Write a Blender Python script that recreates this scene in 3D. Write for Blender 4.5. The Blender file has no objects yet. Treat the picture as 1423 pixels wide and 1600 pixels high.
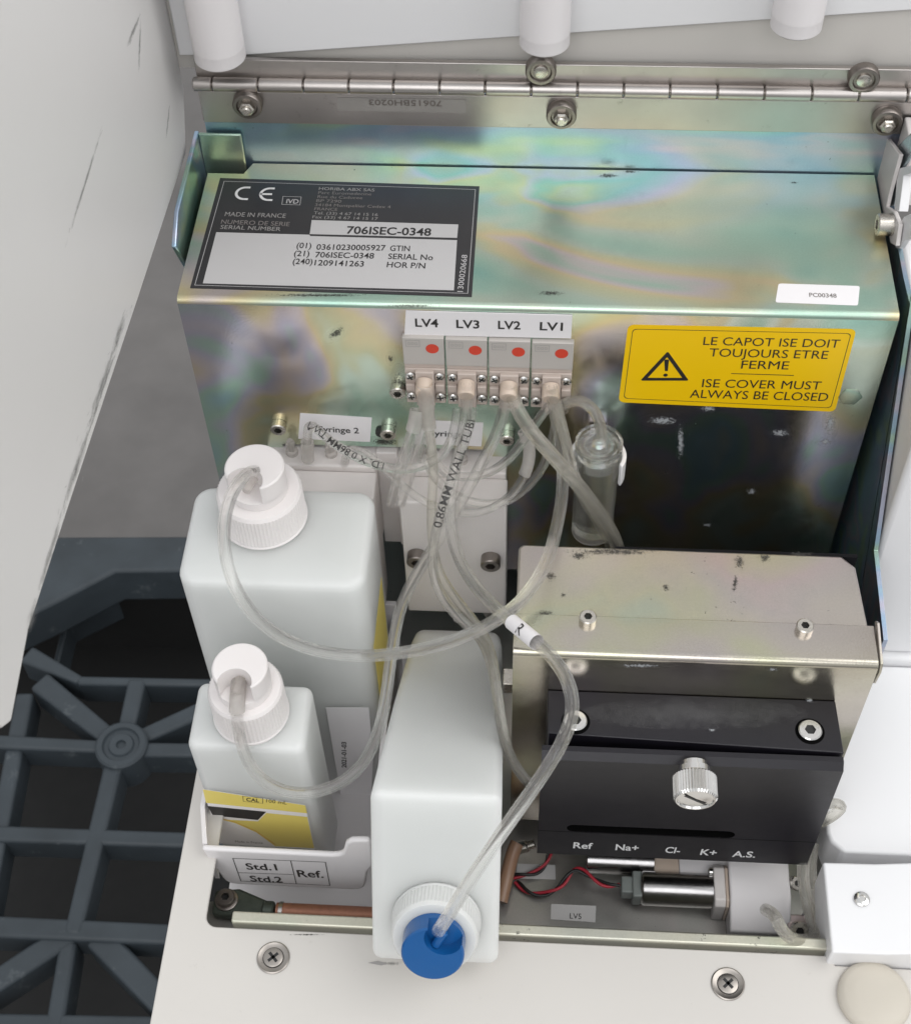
import bpy, bmesh, math, random
from mathutils import Vector, Matrix
random.seed(7)
S = 0.001                                   # everything below is written in millimetres
scene = bpy.context.scene
COL = scene.collection

# ------------------------------------------------------------------ camera (solved from the edges of the metal cover)
PITCH, YAW, ROLL = math.radians(52.07957642), math.radians(-4.98498195), math.radians(-2.13111308)
CAM = Vector((116.133, -334.915, 325.043)); FPX = 2285.57; CX, CY = 711.5, 800.0
_f = Vector((math.sin(YAW)*math.cos(PITCH), math.cos(YAW)*math.cos(PITCH), -math.sin(PITCH)))
_r = Vector((math.cos(YAW), -math.sin(YAW), 0)); _u = _r.cross(_f)
CR = _r*math.cos(ROLL) + _u*math.sin(ROLL); CU = -_r*math.sin(ROLL) + _u*math.cos(ROLL); CF = _f

def at(px, py, ax, val):
    """the point of the plane  ax = val  that was measured at a pixel of the 1423 x 1600 photograph"""
    d = CF + CR*((px-CX)/FPX) - CU*((py-CY)/FPX)
    i = 'xyz'.index(ax)
    return CAM + d*((val-CAM[i])/d[i])

# ------------------------------------------------------------------ materials
def new_mat(name):
    m = bpy.data.materials.new(name); m.use_nodes = True
    nt = m.node_tree
    return m, nt, nt.nodes['Principled BSDF']

def N(nt, kind, **kw):
    n = nt.nodes.new(kind)
    for k, v in kw.items():
        if k in n.inputs: n.inputs[k].default_value = v
        else: setattr(n, k, v)
    return n

def noise(nt, scale, detail=3, rough=.55, dist=0, vec=None, space='Object'):
    tc = N(nt, 'ShaderNodeTexCoord')
    n = N(nt, 'ShaderNodeTexNoise', Scale=scale, Detail=detail, Roughness=rough, Distortion=dist)
    nt.links.new(vec if vec else tc.outputs[space], n.inputs['Vector'])
    return n.outputs['Fac']

def ramp(nt, fac, stops, interp='LINEAR'):
    r = N(nt, 'ShaderNodeValToRGB'); r.color_ramp.interpolation = interp
    e = r.color_ramp.elements
    while len(e) > 1: e.remove(e[-1])
    e[0].position = stops[0][0]; e[0].color = col4(stops[0][1])
    for p, c in stops[1:]:
        x = e.new(p); x.color = col4(c)
    nt.links.new(fac, r.inputs['Fac'])
    return r.outputs['Color']

def col4(c):
    if isinstance(c, (int, float)): return (c, c, c, 1)
    return tuple(c) + (1,) if len(c) == 3 else tuple(c)

def mixc(nt, fac, a, b, blend='MIX'):
    m = N(nt, 'ShaderNodeMix', data_type='RGBA', blend_type=blend)
    for sock, v in ((m.inputs[0], fac), (m.inputs[6], a), (m.inputs[7], b)):
        if isinstance(v, bpy.types.NodeSocket): nt.links.new(v, sock)
        else: sock.default_value = v if isinstance(v, (int, float)) else col4(v)
    return m.outputs[2]

def math_(nt, op, a, b=0.0, clamp=False):
    m = N(nt, 'ShaderNodeMath', operation=op, use_clamp=clamp)
    for i, v in enumerate((a, b)):
        if isinstance(v, bpy.types.NodeSocket): nt.links.new(v, m.inputs[i])
        else: m.inputs[i].default_value = v
    return m.outputs[0]

def plain(name, color, rough=.5, metal=0., var=.06, vscale=60., bump=0., bscale=900., sss=0., spec=.5, coat=0., dirt=0., dirtcol=(.12,.11,.10), dscale=260.):
    m, nt, b = new_mat(name)
    c1 = tuple(x*(1-var) for x in color); c2 = tuple(min(1, x*(1+var)) for x in color)
    c = mixc(nt, noise(nt, vscale, 4), c1, c2)
    if dirt > 0:
        msk = ramp(nt, noise(nt, dscale, 5, .7), [(0, 0), (.66-.1*dirt, 0), (.80-.1*dirt, 1)])
        c = mixc(nt, math_(nt, 'MULTIPLY', msk, min(1, .35+dirt)), c, dirtcol)
    nt.links.new(c, b.inputs['Base Color'])
    r = math_(nt, 'MULTIPLY_ADD', noise(nt, vscale*3, 3), .16); r.node.inputs[2].default_value = rough-.08
    nt.links.new(r, b.inputs['Roughness'])
    b.inputs['Metallic'].default_value = metal
    b.inputs['Specular IOR Level'].default_value = spec
    b.inputs['Coat Weight'].default_value = coat
    if sss:
        b.inputs['Subsurface Weight'].default_value = sss
        b.inputs['Subsurface Radius'].default_value = (1, 1, 1)
        b.inputs['Subsurface Scale'].default_value = 0.022 if sss > .9 else 0.004
    if bump:
        bp = N(nt, 'ShaderNodeBump', Strength=bump, Distance=0.0004)
        nt.links.new(noise(nt, bscale, 2), bp.inputs['Height']); nt.links.new(bp.outputs['Normal'], b.inputs['Normal'])
    return m

def zinc(name, stops, scale=(20, 26, 20), rough=.26, specks=.5, offs=(0, 0, 0), metal=.9):
    """yellow-chromated sheet zinc: the passivation film drifts between green, pink, gold and blue"""
    m, nt, b = new_mat(name)
    tc = N(nt, 'ShaderNodeTexCoord')
    mp = N(nt, 'ShaderNodeMapping'); mp.inputs['Scale'].default_value = scale; mp.inputs['Location'].default_value = offs
    nt.links.new(tc.outputs['Object'], mp.inputs['Vector'])
    n = noise(nt, 1.0, 2.5, .5, .6, mp.outputs['Vector'])
    c = ramp(nt, n, stops)
    fine = noise(nt, 1500, 2)
    c = mixc(nt, .22, c, mixc(nt, fine, (.45,)*3, (.95,)*3), 'OVERLAY')
    sp = ramp(nt, noise(nt, 420, 4, .7), [(0, 0), (.70-.06*specks, 0), (.735-.06*specks, 1)])
    big = ramp(nt, noise(nt, 45, 3), [(.5, 0), (.62, 1)])
    sp = math_(nt, 'MULTIPLY', sp, big)
    c = mixc(nt, sp, c, (.05, .05, .045))
    nt.links.new(c, b.inputs['Base Color'])
    b.inputs['Metallic'].default_value = metal
    r = math_(nt, 'MULTIPLY_ADD', noise(nt, 150, 4), .18); r.node.inputs[2].default_value = rough-.09
    r = math_(nt, 'MAXIMUM', r, math_(nt, 'MULTIPLY', sp, .8))
    nt.links.new(r, b.inputs['Roughness'])
    bp = N(nt, 'ShaderNodeBump', Strength=.05, Distance=0.0003)
    nt.links.new(noise(nt, 1300, 2), bp.inputs['Height']); nt.links.new(bp.outputs['Normal'], b.inputs['Normal'])
    return m

def clear(name, milk=.25, edge=(.86, .85, .82), tint=(.97, .97, .96), rough=.06, ior=1.42, thin=0.):
    """soft transparent plastic that really refracts, with a little milkiness"""
    m, nt, b = new_mat(name)
    out = nt.nodes['Material Output']
    b.inputs['Base Color'].default_value = col4(tint); b.inputs['Roughness'].default_value = rough
    b.inputs['Transmission Weight'].default_value = 1.0; b.inputs['IOR'].default_value = ior
    d = N(nt, 'ShaderNodeBsdfDiffuse'); d.inputs['Color'].default_value = col4(edge)
    t = N(nt, 'ShaderNodeBsdfTranslucent'); t.inputs['Color'].default_value = col4(edge)
    h = N(nt, 'ShaderNodeMixShader', Fac=.5); nt.links.new(d.outputs[0], h.inputs[1]); nt.links.new(t.outputs[0], h.inputs[2])
    cloud = math_(nt, 'MULTIPLY_ADD', noise(nt, 220, 2), milk*.6); cloud.node.inputs[2].default_value = milk*.7
    ms = N(nt, 'ShaderNodeMixShader')
    tr = N(nt, 'ShaderNodeBsdfTransparent'); tr.inputs['Color'].default_value = col4(tint)
    mt = N(nt, 'ShaderNodeMixShader', Fac=thin); nt.links.new(b.outputs[0], mt.inputs[1]); nt.links.new(tr.outputs[0], mt.inputs[2])
    nt.links.new(cloud, ms.inputs[0]); nt.links.new(mt.outputs[0], ms.inputs[1]); nt.links.new(h.outputs[0], ms.inputs[2])
    nt.links.new(ms.outputs[0], out.inputs['Surface'])
    return m

GREEN = (.40, .57, .46); OLIVE = (.58, .58, .38); PINK = (.63, .555, .54); GREY = (.54, .56, .51); BLUE = (.33, .50, .58); TEAL = (.27, .48, .42); GOLD = (.68, .58, .36); VIOLET = (.50, .49, .60)
M = {}
M['zinc_top'] = zinc('zinc_cover', [(.25, TEAL), (.38, GREEN), (.44, (.48, .58, .47)), (.49, OLIVE), (.535, GOLD), (.575, PINK), (.62, GREEN), (.68, OLIVE), (.76, PINK)], (13, 26, 20), .33, .1, (0.3, 0.2, 0))
M['zinc_front'] = zinc('zinc_front', [(.22, TEAL), (.36, GREEN), (.43, (.58, .70, .58)), (.48, OLIVE), (.52, GOLD), (.56, PINK), (.60, VIOLET), (.64, GREEN), (.70, BLUE), (.78, OLIVE)], (22, 30, 16), .22, .1, (0.1, 0.5, .3), metal=.955)
M['zinc_back'] = zinc('zinc_back', [(.30, TEAL), (.40, GREEN), (.46, BLUE), (.53, (.34, .46, .62)), (.60, VIOLET), (.68, BLUE), (.78, GREEN)], (12, 40, 34), .33, .2, (.7, .1, .4))
M['zinc_pump'] = zinc('zinc_pump', [(.28, (.40, .46, .38)), (.38, (.47, .46, .34)), (.46, (.47, .435, .38)), (.54, (.45, .41, .395)), (.62, (.47, .395, .40)), (.70, (.45, .43, .34)), (.8, (.38, .44, .40))], (11, 13, 12), .34, .7, (.2, .9, .3))
M['zinc_face'] = zinc('zinc_face', [(.28, (.40, .46, .38)), (.38, (.47, .46, .34)), (.46, (.47, .435, .38)), (.54, (.45, .41, .395)), (.62, (.47, .395, .40)), (.70, (.45, .43, .34)), (.8, (.38, .44, .40))], (11, 13, 12), .21, .3, (.2, .9, .3), metal=1.0)
M['zinc_dark'] = zinc('zinc_floor', [(.3, (.34, .34, .32)), (.5, (.42, .40, .38)), (.7, (.36, .38, .35))], (25, 25, 25), .42, .6)
M['lip'] = zinc('zinc_lip', [(.35, (.50, .55, .44)), (.5, (.58, .56, .46)), (.65, (.52, .52, .45))], (20, 20, 20), .46, 1.2)
M['steel'] = plain('brushed_steel', (.52, .50, .48), .30, 1., .10, 90, .06, 700, dirt=.25, dirtcol=(.22, .19, .17))
M['leaf'] = plain('hinge_steel', (.50, .47, .45), .34, 1., .16, 35, .05, 900, dirt=.3, dirtcol=(.24, .21, .19))
M['grey_leaf'] = plain('worn_sticker', (.42, .40, .38), .5, .6, .1, 90)
M['bolt'] = plain('bolt_steel', (.60, .57, .52), .28, 1., .10, 300, dirt=.35, dirtcol=(.15, .13, .11))
M['screw_dark'] = plain('dark_nickel', (.30, .27, .25), .38, 1., .1, 300, dirt=.3)
M['chrome'] = plain('bright_nickel', (.74, .73, .71), .16, 1., .04, 200)
M['motorcan'] = plain('motor_steel', (.40, .39, .39), .24, 1., .10, 200, .04, 900)
M['bluesteel'] = plain('blued_strip', (.34, .40, .43), .2, .8, .1, 100)
M['washer'] = plain('tarnished_washer', (.40, .37, .34), .36, 1., .15, 300, dirt=.4, dirtcol=(.14, .12, .10))
M['socket'] = plain('socket_black', (.02, .02, .02), .5)
M['paint'] = plain('cream_paint', (.62, .595, .56), .42, 0, .03, 18, .05, 1600, dirt=.05, dirtcol=(.45, .42, .38), dscale=170)
M['paint2'] = plain('white_paint', (.84, .84, .85), .38, 0, .02, 18, .04, 1600)
M['plastic'] = plain('white_plastic', (.77, .745, .75), .4, 0, .02, 40, .02, 900, sss=.15)
M['block'] = plain('white_acetal', (.74, .70, .68), .42, 0, .03, 70, .03, 700, sss=.15, dirt=.05, dirtcol=(.5, .44, .38))
M['hdpe'] = plain('milky_bottle', (.64, .655, .642), .38, 0, .035, 18, .22, 38, sss=.95)
M['cap'] = plain('white_cap', (.79, .755, .745), .36, 0, .02, 60, 0, sss=.3)
M['collar'] = plain('milky_collar', (.655, .662, .648), .4, 0, .02, 60, 0, sss=.8)
M['blue'] = plain('blue_cap', (.008, .092, .29), .2, 0, .06, 60, .02, 400, sss=0)
M['blackan'] = plain('black_anodised', (.0095, .0085, .0125), .36, 0, .2, 60, .08, 1500, spec=.45, dirt=.0)
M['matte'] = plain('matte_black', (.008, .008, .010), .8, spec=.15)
M['groove'] = plain('groove_black', (.003, .003, .003), .9, spec=.05)
M['valve'] = plain('grey_valve', (.50, .47, .44), .45, 0, .03, 90, .03, 900)
M['valve2'] = plain('beige_valve', (.55, .47, .42), .42, 0, .04, 120, .03, 900)
M['port'] = plain('port_beige', (.62, .51, .42), .36, 0, .05, 150, sss=.2)
M['red'] = plain('red_dot', (.66, .06, .03), .45, 0, .08, 300)
M['white_label'] = plain('label_white', (.84, .82, .83), .5, 0, .015, 50)
M['grey_label'] = plain('label_grey', (.60, .59, .58), .5, 0, .03, 60)
M['silver_label'] = plain('label_silver', (.54, .53, .53), .45, 0, .03, 50)
M['black_label'] = plain('label_black', (.030, .029, .031), .38, 0, .10, 60)
M['yellow'] = plain('label_yellow', (1.0, .62, .003), .42, 0, .03, 40)
M['pale_yellow'] = plain('label_pale_yellow', (.80, .66, .16), .45, 0, .03, 60)
M['ink'] = plain('black_ink', (.022, .020, .020), .5)
M['inkgrey'] = plain('grey_ink', (.34, .33, .32), .5)
M['inkbrown'] = plain('worn_print', (.24, .22, .21), .5)
M['inkwhite'] = plain('white_ink', (.80, .80, .80), .5)
M['orange'] = plain('orange_ink', (.72, .36, .04), .5)
M['tube'] = clear('pvc_tube', .05, (.99, .975, .95), (.997, .994, .988), .025, 1.46, .62)
M['bore'] = clear('pvc_bore', .03, (.8, .78, .75), (.985, .985, .98), .03, 1.16, .45)
M['oldtube'] = clear('aged_tube', .12, (.95, .92, .85), (.985, .975, .94), .05, 1.44, .55)
M['chamber'] = clear('acrylic', .045, (.90, .90, .84), (.985, .99, .98), .03, 1.42, .30)
M['fitting'] = clear('nylon_fitting', .36, (.88, .84, .81), (.97, .96, .94), .2, 1.4, .3)
M['copper'] = plain('copper_braid', (.50, .24, .16), .5, .55, .22, 500, .25, 900, dirt=.3, dirtcol=(.12, .07, .05))
M['lug'] = plain('oxidised_lug', (.10, .12, .10), .5, .5, .35, 300, .2, 600, dirt=.4)
M['wire_red'] = plain('wire_red', (.46, .03, .05), .4, 0, .1, 200)
M['wire_black'] = plain('wire_black', (.02, .02, .02), .4)
M['rubber'] = plain('cream_rubber', (.56, .52, .45), .55, 0, .05, 80, sss=.2)
M['floor'] = plain('grey_floor', (.19, .180, .174), .75, 0, .45, 9, .25, 45, dirt=.35, dirtcol=(.10, .095, .09), dscale=9)
M['pallet'] = plain('dark_pallet', (.045, .057, .067), .5, 0, .5, 22, .15, 120, dirt=.5, dirtcol=(.16, .18, .19), dscale=40)
M['pallet2'] = plain('pallet_base', (.009, .009, .009), .7, 0, .3, 22)
M['greyplug'] = plain('grey_connector', (.20, .22, .21), .45)
M['clip'] = plain('white_clip', (.84, .83, .84), .4, 0, .02, 80)
M['scuff'] = plain('white_scuff', (.55, .55, .55), .7, 0, .2, 600)
M['scuffgrey'] = plain('grey_scuff', (.36, .355, .35), .7, 0, .3, 300)
M['soot'] = plain('black_smudge', (.03, .03, .028), .8, 0, .2, 600)

def hood_material():
    m, nt, b = new_mat('hood_paint')
    tc = N(nt, 'ShaderNodeTexCoord')
    c = mixc(nt, noise(nt, 12, 3), (.70, .692, .682), (.75, .742, .728))
    nt.links.new(c, b.inputs['Base Color'])
    b.inputs['Roughness'].default_value = .42
    bp = N(nt, 'ShaderNodeBump', Strength=.06, Distance=0.0004)
    nt.links.new(noise(nt, 1400, 2), bp.inputs['Height']); nt.links.new(bp.outputs['Normal'], b.inputs['Normal'])
    return m
M['hood'] = hood_material()

# ------------------------------------------------------------------ mesh builder
def smear_mat(name, color, scale, lo=.80, hi=1.0, aniso=(1, 1, 1), rough=.75, maxa=1.0):
    m, nt, b = new_mat(name)
    b.inputs['Base Color'].default_value = col4(color); b.inputs['Roughness'].default_value = rough
    at_ = N(nt, 'ShaderNodeAttribute', attribute_name='wear')
    tc = N(nt, 'ShaderNodeTexCoord'); mp = N(nt, 'ShaderNodeMapping'); mp.inputs['Scale'].default_value = aniso
    nt.links.new(tc.outputs['Object'], mp.inputs['Vector'])
    n = noise(nt, scale, 5, .7, 0, mp.outputs['Vector'])
    v = math_(nt, 'ADD', math_(nt, 'MULTIPLY', at_.outputs['Fac'], .55), n)
    f = ramp(nt, v, [(0, 0), (lo, 0), (hi, maxa)])
    tr = N(nt, 'ShaderNodeBsdfTransparent'); ms = N(nt, 'ShaderNodeMixShader')
    nt.links.new(f, ms.inputs[0]); nt.links.new(tr.outputs[0], ms.inputs[1]); nt.links.new(b.outputs[0], ms.inputs[2])
    nt.links.new(ms.outputs[0], nt.nodes['Material Output'].inputs['Surface'])
    return m
M['chalk'] = smear_mat('chalky_scuff', (.46, .48, .50), 1000, .76, 1.1, maxa=.8)
M['dust'] = smear_mat('dust_film', (.50, .50, .49), 220, .45, 1.3, maxa=.10)
M['grime'] = smear_mat('black_grime', (.05, .048, .044), 1300, .78, 1.08, maxa=.75)
M['rub'] = smear_mat('grey_rub', (.20, .20, .195), 1000, .60, 1.05, (1, .22, 1), maxa=.5)
M['stain'] = smear_mat('yellowed_stain', (.48, .42, .33), 60, .45, 1.3, maxa=.22)

def smear(px_, py_, plane, rx, ry, mat, parent, name='wear_mark', ang=0., lift=.06):
    ax, val = plane; n = {'x': Vector((1, 0, 0)), 'y': Vector((0, -1, 0)), 'z': Vector((0, 0, 1))}[ax]
    ca, sa = math.cos(math.radians(ang)), math.sin(math.radians(ang)); K = 20; R_n = 5
    V = [at(px_, py_, ax, val)+n*lift]; A = [1.0]; F = []
    for k in range(1, R_n+1):
        for i in range(K):
            t = 2*math.pi*i/K; u, v = rx*math.cos(t)*k/R_n, ry*math.sin(t)*k/R_n
            V.append(at(px_+u*ca-v*sa, py_+u*sa+v*ca, ax, val)+n*lift); A.append(1-k/R_n)
    for i in range(K): F.append((0, 1+i, 1+(i+1) % K))
    for k in range(R_n-1):
        for i in range(K): j = (i+1) % K; F.append((1+k*K+i, 1+(k+1)*K+i, 1+(k+1)*K+j, 1+k*K+j))
    base = Vector(parent['_base']); me = bpy.data.meshes.new(name)
    me.from_pydata([((p-base)*S)[:] for p in V], [], F); me.materials.append(M[mat])
    a_ = me.attributes.new('wear', 'FLOAT', 'POINT'); a_.data.foreach_set('value', A)
    o = bpy.data.objects.new(name, me); COL.objects.link(o); o.parent = parent; o['_base'] = base[:]
    return o

class MB:
    def __init__(self): self.v = []; self.f = []; self.m = []; self.mats = []
    def mi(self, mat):
        mat = M[mat] if isinstance(mat, str) else mat
        if mat not in self.mats: self.mats.append(mat)
        return self.mats.index(mat)
    def add(self, verts, faces, mat):
        o = len(self.v); k = self.mi(mat)
        self.v += [Vector(p) for p in verts]
        for f in faces: self.f.append([o+i for i in f]); self.m.append(k)
        return self
    def box(self, x0, x1, y0, y1, z0, z1, mat):
        p = [(x, y, z) for z in (z0, z1) for y in (y0, y1) for x in (x0, x1)]
        return self.add(p, [(0, 2, 3, 1), (4, 5, 7, 6), (0, 1, 5, 4), (2, 6, 7, 3), (0, 4, 6, 2), (1, 3, 7, 5)], mat)
    def prism(self, poly, d, mat):
        """a flat 3-D polygon pushed along vector d"""
        poly = [Vector(p) for p in poly]; d = Vector(d); n = len(poly)
        nrm = Vector()
        for i in range(n): nrm += (poly[i]-poly[0]).cross(poly[(i+1) % n]-poly[0])
        if nrm.dot(d) > 0: poly = poly[::-1]
        v = poly + [p+d for p in poly]
        f = [tuple(range(n)), tuple(range(2*n-1, n-1, -1))] + [(i, n+i, n+(i+1) % n, (i+1) % n) for i in range(n)]
        return self.add(v, f, mat)
    def sheet(self, poly, mat, up=None):
        poly = [Vector(p) for p in poly]
        nrm = Vector()
        for i in range(len(poly)): nrm += (poly[i]-poly[0]).cross(poly[(i+1) % len(poly)]-poly[0])
        if up is not None and nrm.dot(Vector(up)) < 0: poly = poly[::-1]
        return self.add(poly, [tuple(range(len(poly)))], mat)
    def frame(self, axis):
        a = Vector(axis).normalized()
        h = Vector((0, 0, 1)) if abs(a.z) < .9 else Vector((0, 1, 0))
        x = h.cross(a).normalized(); y = a.cross(x)
        return x, y, a
    def lathe(self, o, axis, prof, mat, n=32, cap0=True, cap1=True, wave=None):
        """prof: list of (radius, height along axis)"""
        o = Vector(o); x, y, a = self.frame(axis); v = []; f = []
        for (r, h) in prof:
            for i in range(n):
                t = 2*math.pi*i/n
                rr = r + (wave(i, h) if wave else 0)
                v.append(o + a*h + (x*math.cos(t)+y*math.sin(t))*rr)
        for k in range(len(prof)-1):
            for i in range(n):
                j = (i+1) % n
                f.append((k*n+i, k*n+j, (k+1)*n+j, (k+1)*n+i))
        if cap0: f.append(tuple(range(n-1, -1, -1)))
        if cap1: q = (len(prof)-1)*n; f.append(tuple(q+i for i in range(n)))
        return self.add(v, f, mat)
    def sweep(self, pts, frames, r, mat, n=12, flip=False, caps=False, rfun=None):
        v = []; f = []
        for k, (p, (t, a, b)) in enumerate(zip(pts, frames)):
            ra = rb = r
            if rfun: ra, rb = rfun(k/(len(pts)-1))
            for i in range(n):
                q = 2*math.pi*i/n
                v.append(p + a*math.cos(q)*ra + b*math.sin(q)*rb)
        for k in range(len(pts)-1):
            for i in range(n):
                j = (i+1) % n
                q = (k*n+i, k*n+j, (k+1)*n+j, (k+1)*n+i)
                f.append(q[::-1] if flip else q)
        if caps:
            f.append(tuple(range(n-1, -1, -1))); q = (len(pts)-1)*n; f.append(tuple(q+i for i in range(n)))
        return self.add(v, f, mat)
    def build(self, name, parent=None, base=None, bevel=0, seg=3, smooth=35, kind=None):
        base = Vector(base) if base is not None else (Vector(parent['_base']) if parent is not None else Vector((0, 0, 0)))
        me = bpy.data.meshes.new(name)
        me.from_pydata([((p-base)*S)[:] for p in self.v], [], self.f)
        for m in self.mats: me.materials.append(m)
        for p, k in zip(me.polygons, self.m): p.material_index = k
        if smooth:
            me.polygons.foreach_set('use_smooth', [True]*len(me.polygons))
            me.set_sharp_from_angle(angle=math.radians(smooth))
        me.update()
        o = bpy.data.objects.new(name, me); COL.objects.link(o)
        if parent is not None:
            o.parent = parent
            off = base - Vector(parent['_base'])
            o.location = off*S
        else: o.location = base*S
        o['_base'] = base[:]
        if bevel:
            b = o.modifiers.new('bevel', 'BEVEL'); b.width = bevel*S; b.segments = seg; b.limit_method = 'ANGLE'; b.angle_limit = math.radians(40)
        return o

def thing(name, label, cat, base, group=None):
    o = bpy.data.objects.new(name, None); COL.objects.link(o); o.empty_display_size = .01
    o.location = Vector(base)*S; o['_base'] = Vector(base)[:]
    o['label'] = label; o['category'] = cat
    if group: o['group'] = group
    return o
def tag(o, label, cat, group=None, kind=None):
    if label: o['label'] = label
    if cat: o['category'] = cat
    if group: o['group'] = group
    if kind: o['kind'] = kind
    return o
def dup(root, shift, label):
    r = root.copy(); COL.objects.link(r); r.location = root.location + Vector(shift)*S
    r['label'] = label
    for ch in list(root.children):
        c = ch.copy(); COL.objects.link(c); c.parent = r
        for g in list(ch.children):
            d = g.copy(); COL.objects.link(d); d.parent = c
    return r

# ------------------------------------------------------------------ lettering
_glyph = {}
def glyphs(s, bold=0.0):
    k = (s, bold)
    if k not in _glyph:
        cu = bpy.data.curves.new('t', 'FONT'); cu.body = s; cu.offset = bold; cu.resolution_u = 3
        ob = bpy.data.objects.new('t', cu); COL.objects.link(ob)
        me = bpy.data.meshes.new_from_object(ob.evaluated_get(bpy.context.evaluated_depsgraph_get()))
        v = [(p.co.x, p.co.y) for p in me.vertices]; f = [tuple(p.vertices) for p in me.polygons]
        bpy.data.objects.remove(ob); bpy.data.curves.remove(cu); bpy.data.meshes.remove(me)
        _glyph[k] = (v, f)
    return _glyph[k]
CAPH = .729                                   # cap height of the built-in font
def text(mb, s, o, ux, uy, mat, bold=0.0, lift=(0, 0, 0), shear=0.0):
    """o: baseline left; ux: vector spanning the text width; uy: vector of the cap height"""
    v, f = glyphs(s, bold)
    o, ux, uy, lift = Vector(o), Vector(ux), Vector(uy), Vector(lift)
    x0 = min(p[0] for p in v); x1 = max(p[0] for p in v)
    w = [o + ux*((p[0]-x0)/(x1-x0)) + uy*(p[1]/CAPH) + ux.normalized()*(shear*p[1]/CAPH*uy.length) + lift for p in v]
    n = ux.cross(uy)
    mb.add(w, f, mat)
def textpx(mb, s, pl, pr, hpx, plane, mat, bold=0.0, lift=None, vert=False):
    """lettering whose baseline runs between two measured points of a plane; cap height given in photo pixels"""
    ax, val = plane
    a = at(*pl, ax, val); b = at(*pr, ax, val)
    n = {'x': Vector((1, 0, 0)), 'y': Vector((0, -1, 0)), 'z': Vector((0, 0, 1))}[ax]
    t = (b-a)
    up = n.cross(t).normalized()
    mid = (Vector(pl)+Vector(pr))/2
    if vert: c = at(mid[0]-hpx, mid[1], ax, val)
    else: c = at(mid[0], mid[1]-hpx, ax, val)
    h = (c-(a+b)/2).dot(up)
    text(mb, s, a, t, up*h, mat, bold, lift if lift is not None else n*.12)
def quad(px, plane, off=0.0):
    n = {'x': Vector((1, 0, 0)), 'y': Vector((0, -1, 0)), 'z': Vector((0, 0, 1))}[plane[0]]
    return [at(x, y, *plane) + n*off for x, y in px]
def inset(q, d):
    c = sum(q, Vector())/len(q); return [p + (c-p).normalized()*d for p in q]
def rounded(q, r, seg=4):
    """a polygon with rounded corners"""
    out = []; n = len(q)
    for i in range(n):
        p = q[i]; a = (q[i-1]-p).normalized(); b = (q[(i+1) % n]-p).normalized()
        for k in range(seg+1):
            t = k/seg; out.append(p + a*r*(1-t)**2 + b*r*t**2)
    return out
def outline(mb, q, w, mat, up):
    """a drawn frame along a polygon, as thin strips"""
    n = len(q); c = sum(q, Vector())/n
    qi = []
    for i in range(n):
        a = (q[i-1]-q[i]).normalized(); b = (q[(i+1) % n]-q[i]).normalized()
        sn = a.cross(b).length
        qi.append(q[i] + (a+b)*(w/max(sn, .2)))
    for i in range(n):
        j = (i+1) % n
        mb.sheet([q[i], q[j], qi[j], qi[i]], mat, up)
def line(mb, a, b, w, mat, up):
    t = (b-a).normalized(); s = Vector(up).normalized().cross(t)*w/2
    mb.sheet([a-s, b-s, b+s, a+s], mat, up)
def disc(mb, c, n, r, mat, k=24, ry=None):
    x, y, a = mb.frame(n)
    mb.sheet([Vector(c)+x*math.cos(2*math.pi*i/k)*r+y*math.sin(2*math.pi*i/k)*(ry or r) for i in range(k)], mat, n)

# ------------------------------------------------------------------ fasteners
def socket_screw(o, axis, r, h, hexr, name, parent, mat='bolt', washer=0, knurl=False):
    """cap head screw with a hexagon recess; o is where the head sits"""
    mb = MB(); n = 24; x, y, a = mb.frame(axis); o = Vector(o)
    if washer: mb.lathe(o, axis, [(washer, 0), (washer, .9), (washer-.4, 1.1), (r*.9, 1.1)], mat, 32); o = o + a*1.1
    prof = [(r, 0), (r, h-.35), (r-.35, h)]
    if knurl:
        mb.lathe(o, axis, prof, mat, 48, True, False, wave=lambda i, hh: (.12 if i % 2 else -.06) if hh < h-.2 else 0)
    else: mb.lathe(o, axis, prof, mat, n, True, False)
    def hexpt(i, rr, z):
        t = 2*math.pi*i/n; s = (t % (math.pi/3)) - math.pi/6
        q = rr*math.cos(math.pi/6)/math.cos(s)
        return o + a*z + (x*math.cos(t)+y*math.sin(t))*q
    ring = [o + a*h + (x*math.cos(2*math.pi*i/n)+y*math.sin(2*math.pi*i/n))*(r-.35) for i in range(n)]
    hx = [hexpt(i, hexr, h) for i in range(n)]; hb = [hexpt(i, hexr*.97, h*.35) for i in range(n)]
    mb.add(ring+hx, [(i, (i+1) % n, n+(i+1) % n, n+i) for i in range(n)], mat)
    mb.add(hx+hb, [(i, (i+1) % n, n+(i+1) % n, n+i) for i in range(n)], mat)
    mb.add(hb, [tuple(range(n))], 'socket')
    return mb.build(name, parent, smooth=30)
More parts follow.
